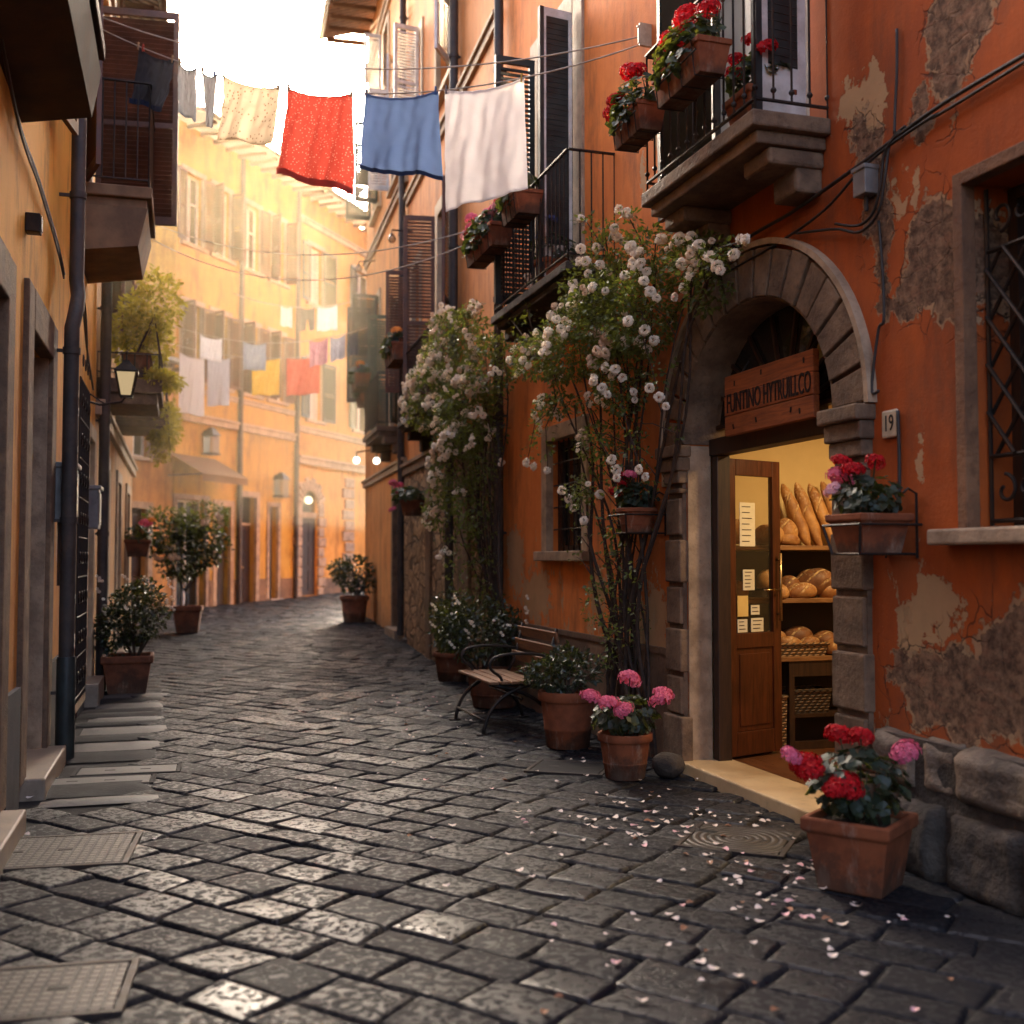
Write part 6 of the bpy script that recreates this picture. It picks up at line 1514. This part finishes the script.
basket(F1.w(12.77, -1.12, .337), .11, .19, .17, 'wick_dark', 'dark wicker basket on the lower cabinet shelf')
t = empty('ceiling_lamp', F1.w(11.5, -1.35, 2.86), F1.rz, 'round warm ceiling lamp inside the bakery', 'lamp')
m = MB(); m.lathe([(.16, .0), (.15, -.05), (.10, -.085), (.02, -.10)], 20); m.build('bulb', emis('shop_lamp', (1, .80, .48), 1.5), t, smooth=True); m = MB(); m.lathe([(.17, .03), (.17, -.01), (.155, -.02)], 20); m.build('frame', M['brass'], t)
li = bpy.data.lights.new('shop_light', 'AREA'); li.shape = 'DISK'; li.size = .3; li.energy = 4; li.color = (1, .72, .36)
lo = bpy.data.objects.new('shop_light', li); COL.objects.link(lo); lo.location = F1.w(11.5, -1.35, 2.72)

# ------------------------------------------------------------------ fallen petals
PM = []
for i, (mt, s) in enumerate((('petal_w', .016), ('petal_w', .020), ('petal_p', .018), ('petal_b', .017))):
    m = MB(); m.v = [(0, 0, 0)] + [(s * (1 + .15 * math.sin(k * 2 + i)) * math.cos(k * PI / 4), s * .72 * math.sin(k * PI / 4), .004 * (1 + math.cos(k * PI / 2 + i))) for k in range(8)]; m.f = [(0, 1 + k, 1 + (k + 1) % 8) for k in range(8)]
    me = bpy.data.meshes.new('fallen_petal'); me.from_pydata(m.v, [], m.f); me.materials.append(M[mt]); PM.append(me)
pr = random.Random(77); cnt = 0
LB = ('fallen pale petal lying on the dark paving', 'fallen pale petal lying on the dark paving', 'fallen pink petal lying on the dark paving', 'withered brown petal lying on the dark paving')
GP = ('pale petals scattered on the paving', 'pale petals scattered on the paving', 'pink petals scattered on the paving', 'brown petals scattered on the paving')
for (cx, cy, sx, sy, n) in ((.62, 6.35, .36, .40, 80), (1.18, 4.95, .30, .48, 70), (1.35, 6.75, .25, .4, 28), (.25, 8.5, .5, .5, 28), (-.9, 10.8, .55, .9, 40), (-.5, 6.5, 1.4, 1.6, 14), (.75, 4.2, .5, .35, 22)):
    for k in range(n):
        x, y = pr.gauss(cx, sx), pr.gauss(cy, sy)
        if x > xr(y) - .22 and not (y > 7.5 and x < xr(y) - .05): continue
        q = pr.random(); i = 0 if q < .45 else (1 if q < .74 else (2 if q < .88 else 3))
        o = bpy.data.objects.new('fallen_petal', PM[i]); COL.objects.link(o); o.location = (x, y, gz(y) + .010); o.rotation_euler = (pr.uniform(-.15, .15), pr.uniform(-.15, .15), pr.uniform(0, 6.28)); sc_ = pr.uniform(.7, 1.4); o.scale = (sc_, sc_, sc_)
        tag(o, LB[i], 'petal', GP[i]); cnt += 1

# ------------------------------------------------------------------ light, haze, camera
SUN_AZ, SUN_EL = R(-16.4), R(18)
sd = Vector((math.sin(SUN_AZ) * math.cos(SUN_EL), math.cos(SUN_AZ) * math.cos(SUN_EL), math.sin(SUN_EL)))
su = bpy.data.lights.new('sun', 'SUN'); su.energy = 2.2; su.angle = R(.6); su.color = (1, .74, .42)
so = bpy.data.objects.new('sun', su); COL.objects.link(so); so.rotation_euler = (-sd).to_track_quat('-Z', 'Y').to_euler()
w = bpy.data.worlds.new('World'); sc.world = w; w.use_nodes = True; nt = w.node_tree
bg = nt.nodes['Background']; sky = nt.nodes.new('ShaderNodeTexSky'); sky.sky_type = 'NISHITA'; sky.sun_disc = False
sky.sun_elevation = SUN_EL; sky.sun_rotation = SUN_AZ; sky.air_density = .5; sky.dust_density = 9.0; sky.ozone_density = 0.0
nt.links.new(sky.outputs[0], bg.inputs[0]); bg.inputs[1].default_value = .15

m = MB(); m.box(-60, -2.0, 10.75, 95, 2.3, 7.2)
hz = NT('street_haze'); vs_ = hz.node('ShaderNodeVolumeScatter', {'Color': (1, .84, .54, 1), 'Density': .0135, 'Anisotropy': .75})
hz.t.links.new(vs_.outputs[0], hz.out.inputs['Volume'])
hb = m.build('haze', hz.m); tag(hb, kind='stuff')

cam = bpy.data.cameras.new('camera'); co = bpy.data.objects.new('camera', cam); COL.objects.link(co)
co.location = (0, 0, 1.5); co.rotation_euler = (R(90) + math.atan(48 / 1100), 0, 0)
cam.sensor_width = 36; cam.lens = 36 * 1100 / 1024; cam.clip_end = 1000; cam.clip_start = .05
cam.dof.use_dof = True; cam.dof.focus_distance = 7.6; cam.dof.aperture_fstop = 1.5
sc.camera = co
sc.view_settings.view_transform = 'Standard'; sc.view_settings.look = 'None'; sc.view_settings.exposure = 0
try:
    sc.cycles.use_denoising = True; sc.cycles.volume_bounces = 0; sc.cycles.max_bounces = 7; sc.cycles.diffuse_bounces = 4; sc.cycles.transparent_max_bounces = 10
    sc.cycles.film_exposure = 11.0; sc.cycles.sample_clamp_indirect = 6
except Exception: pass
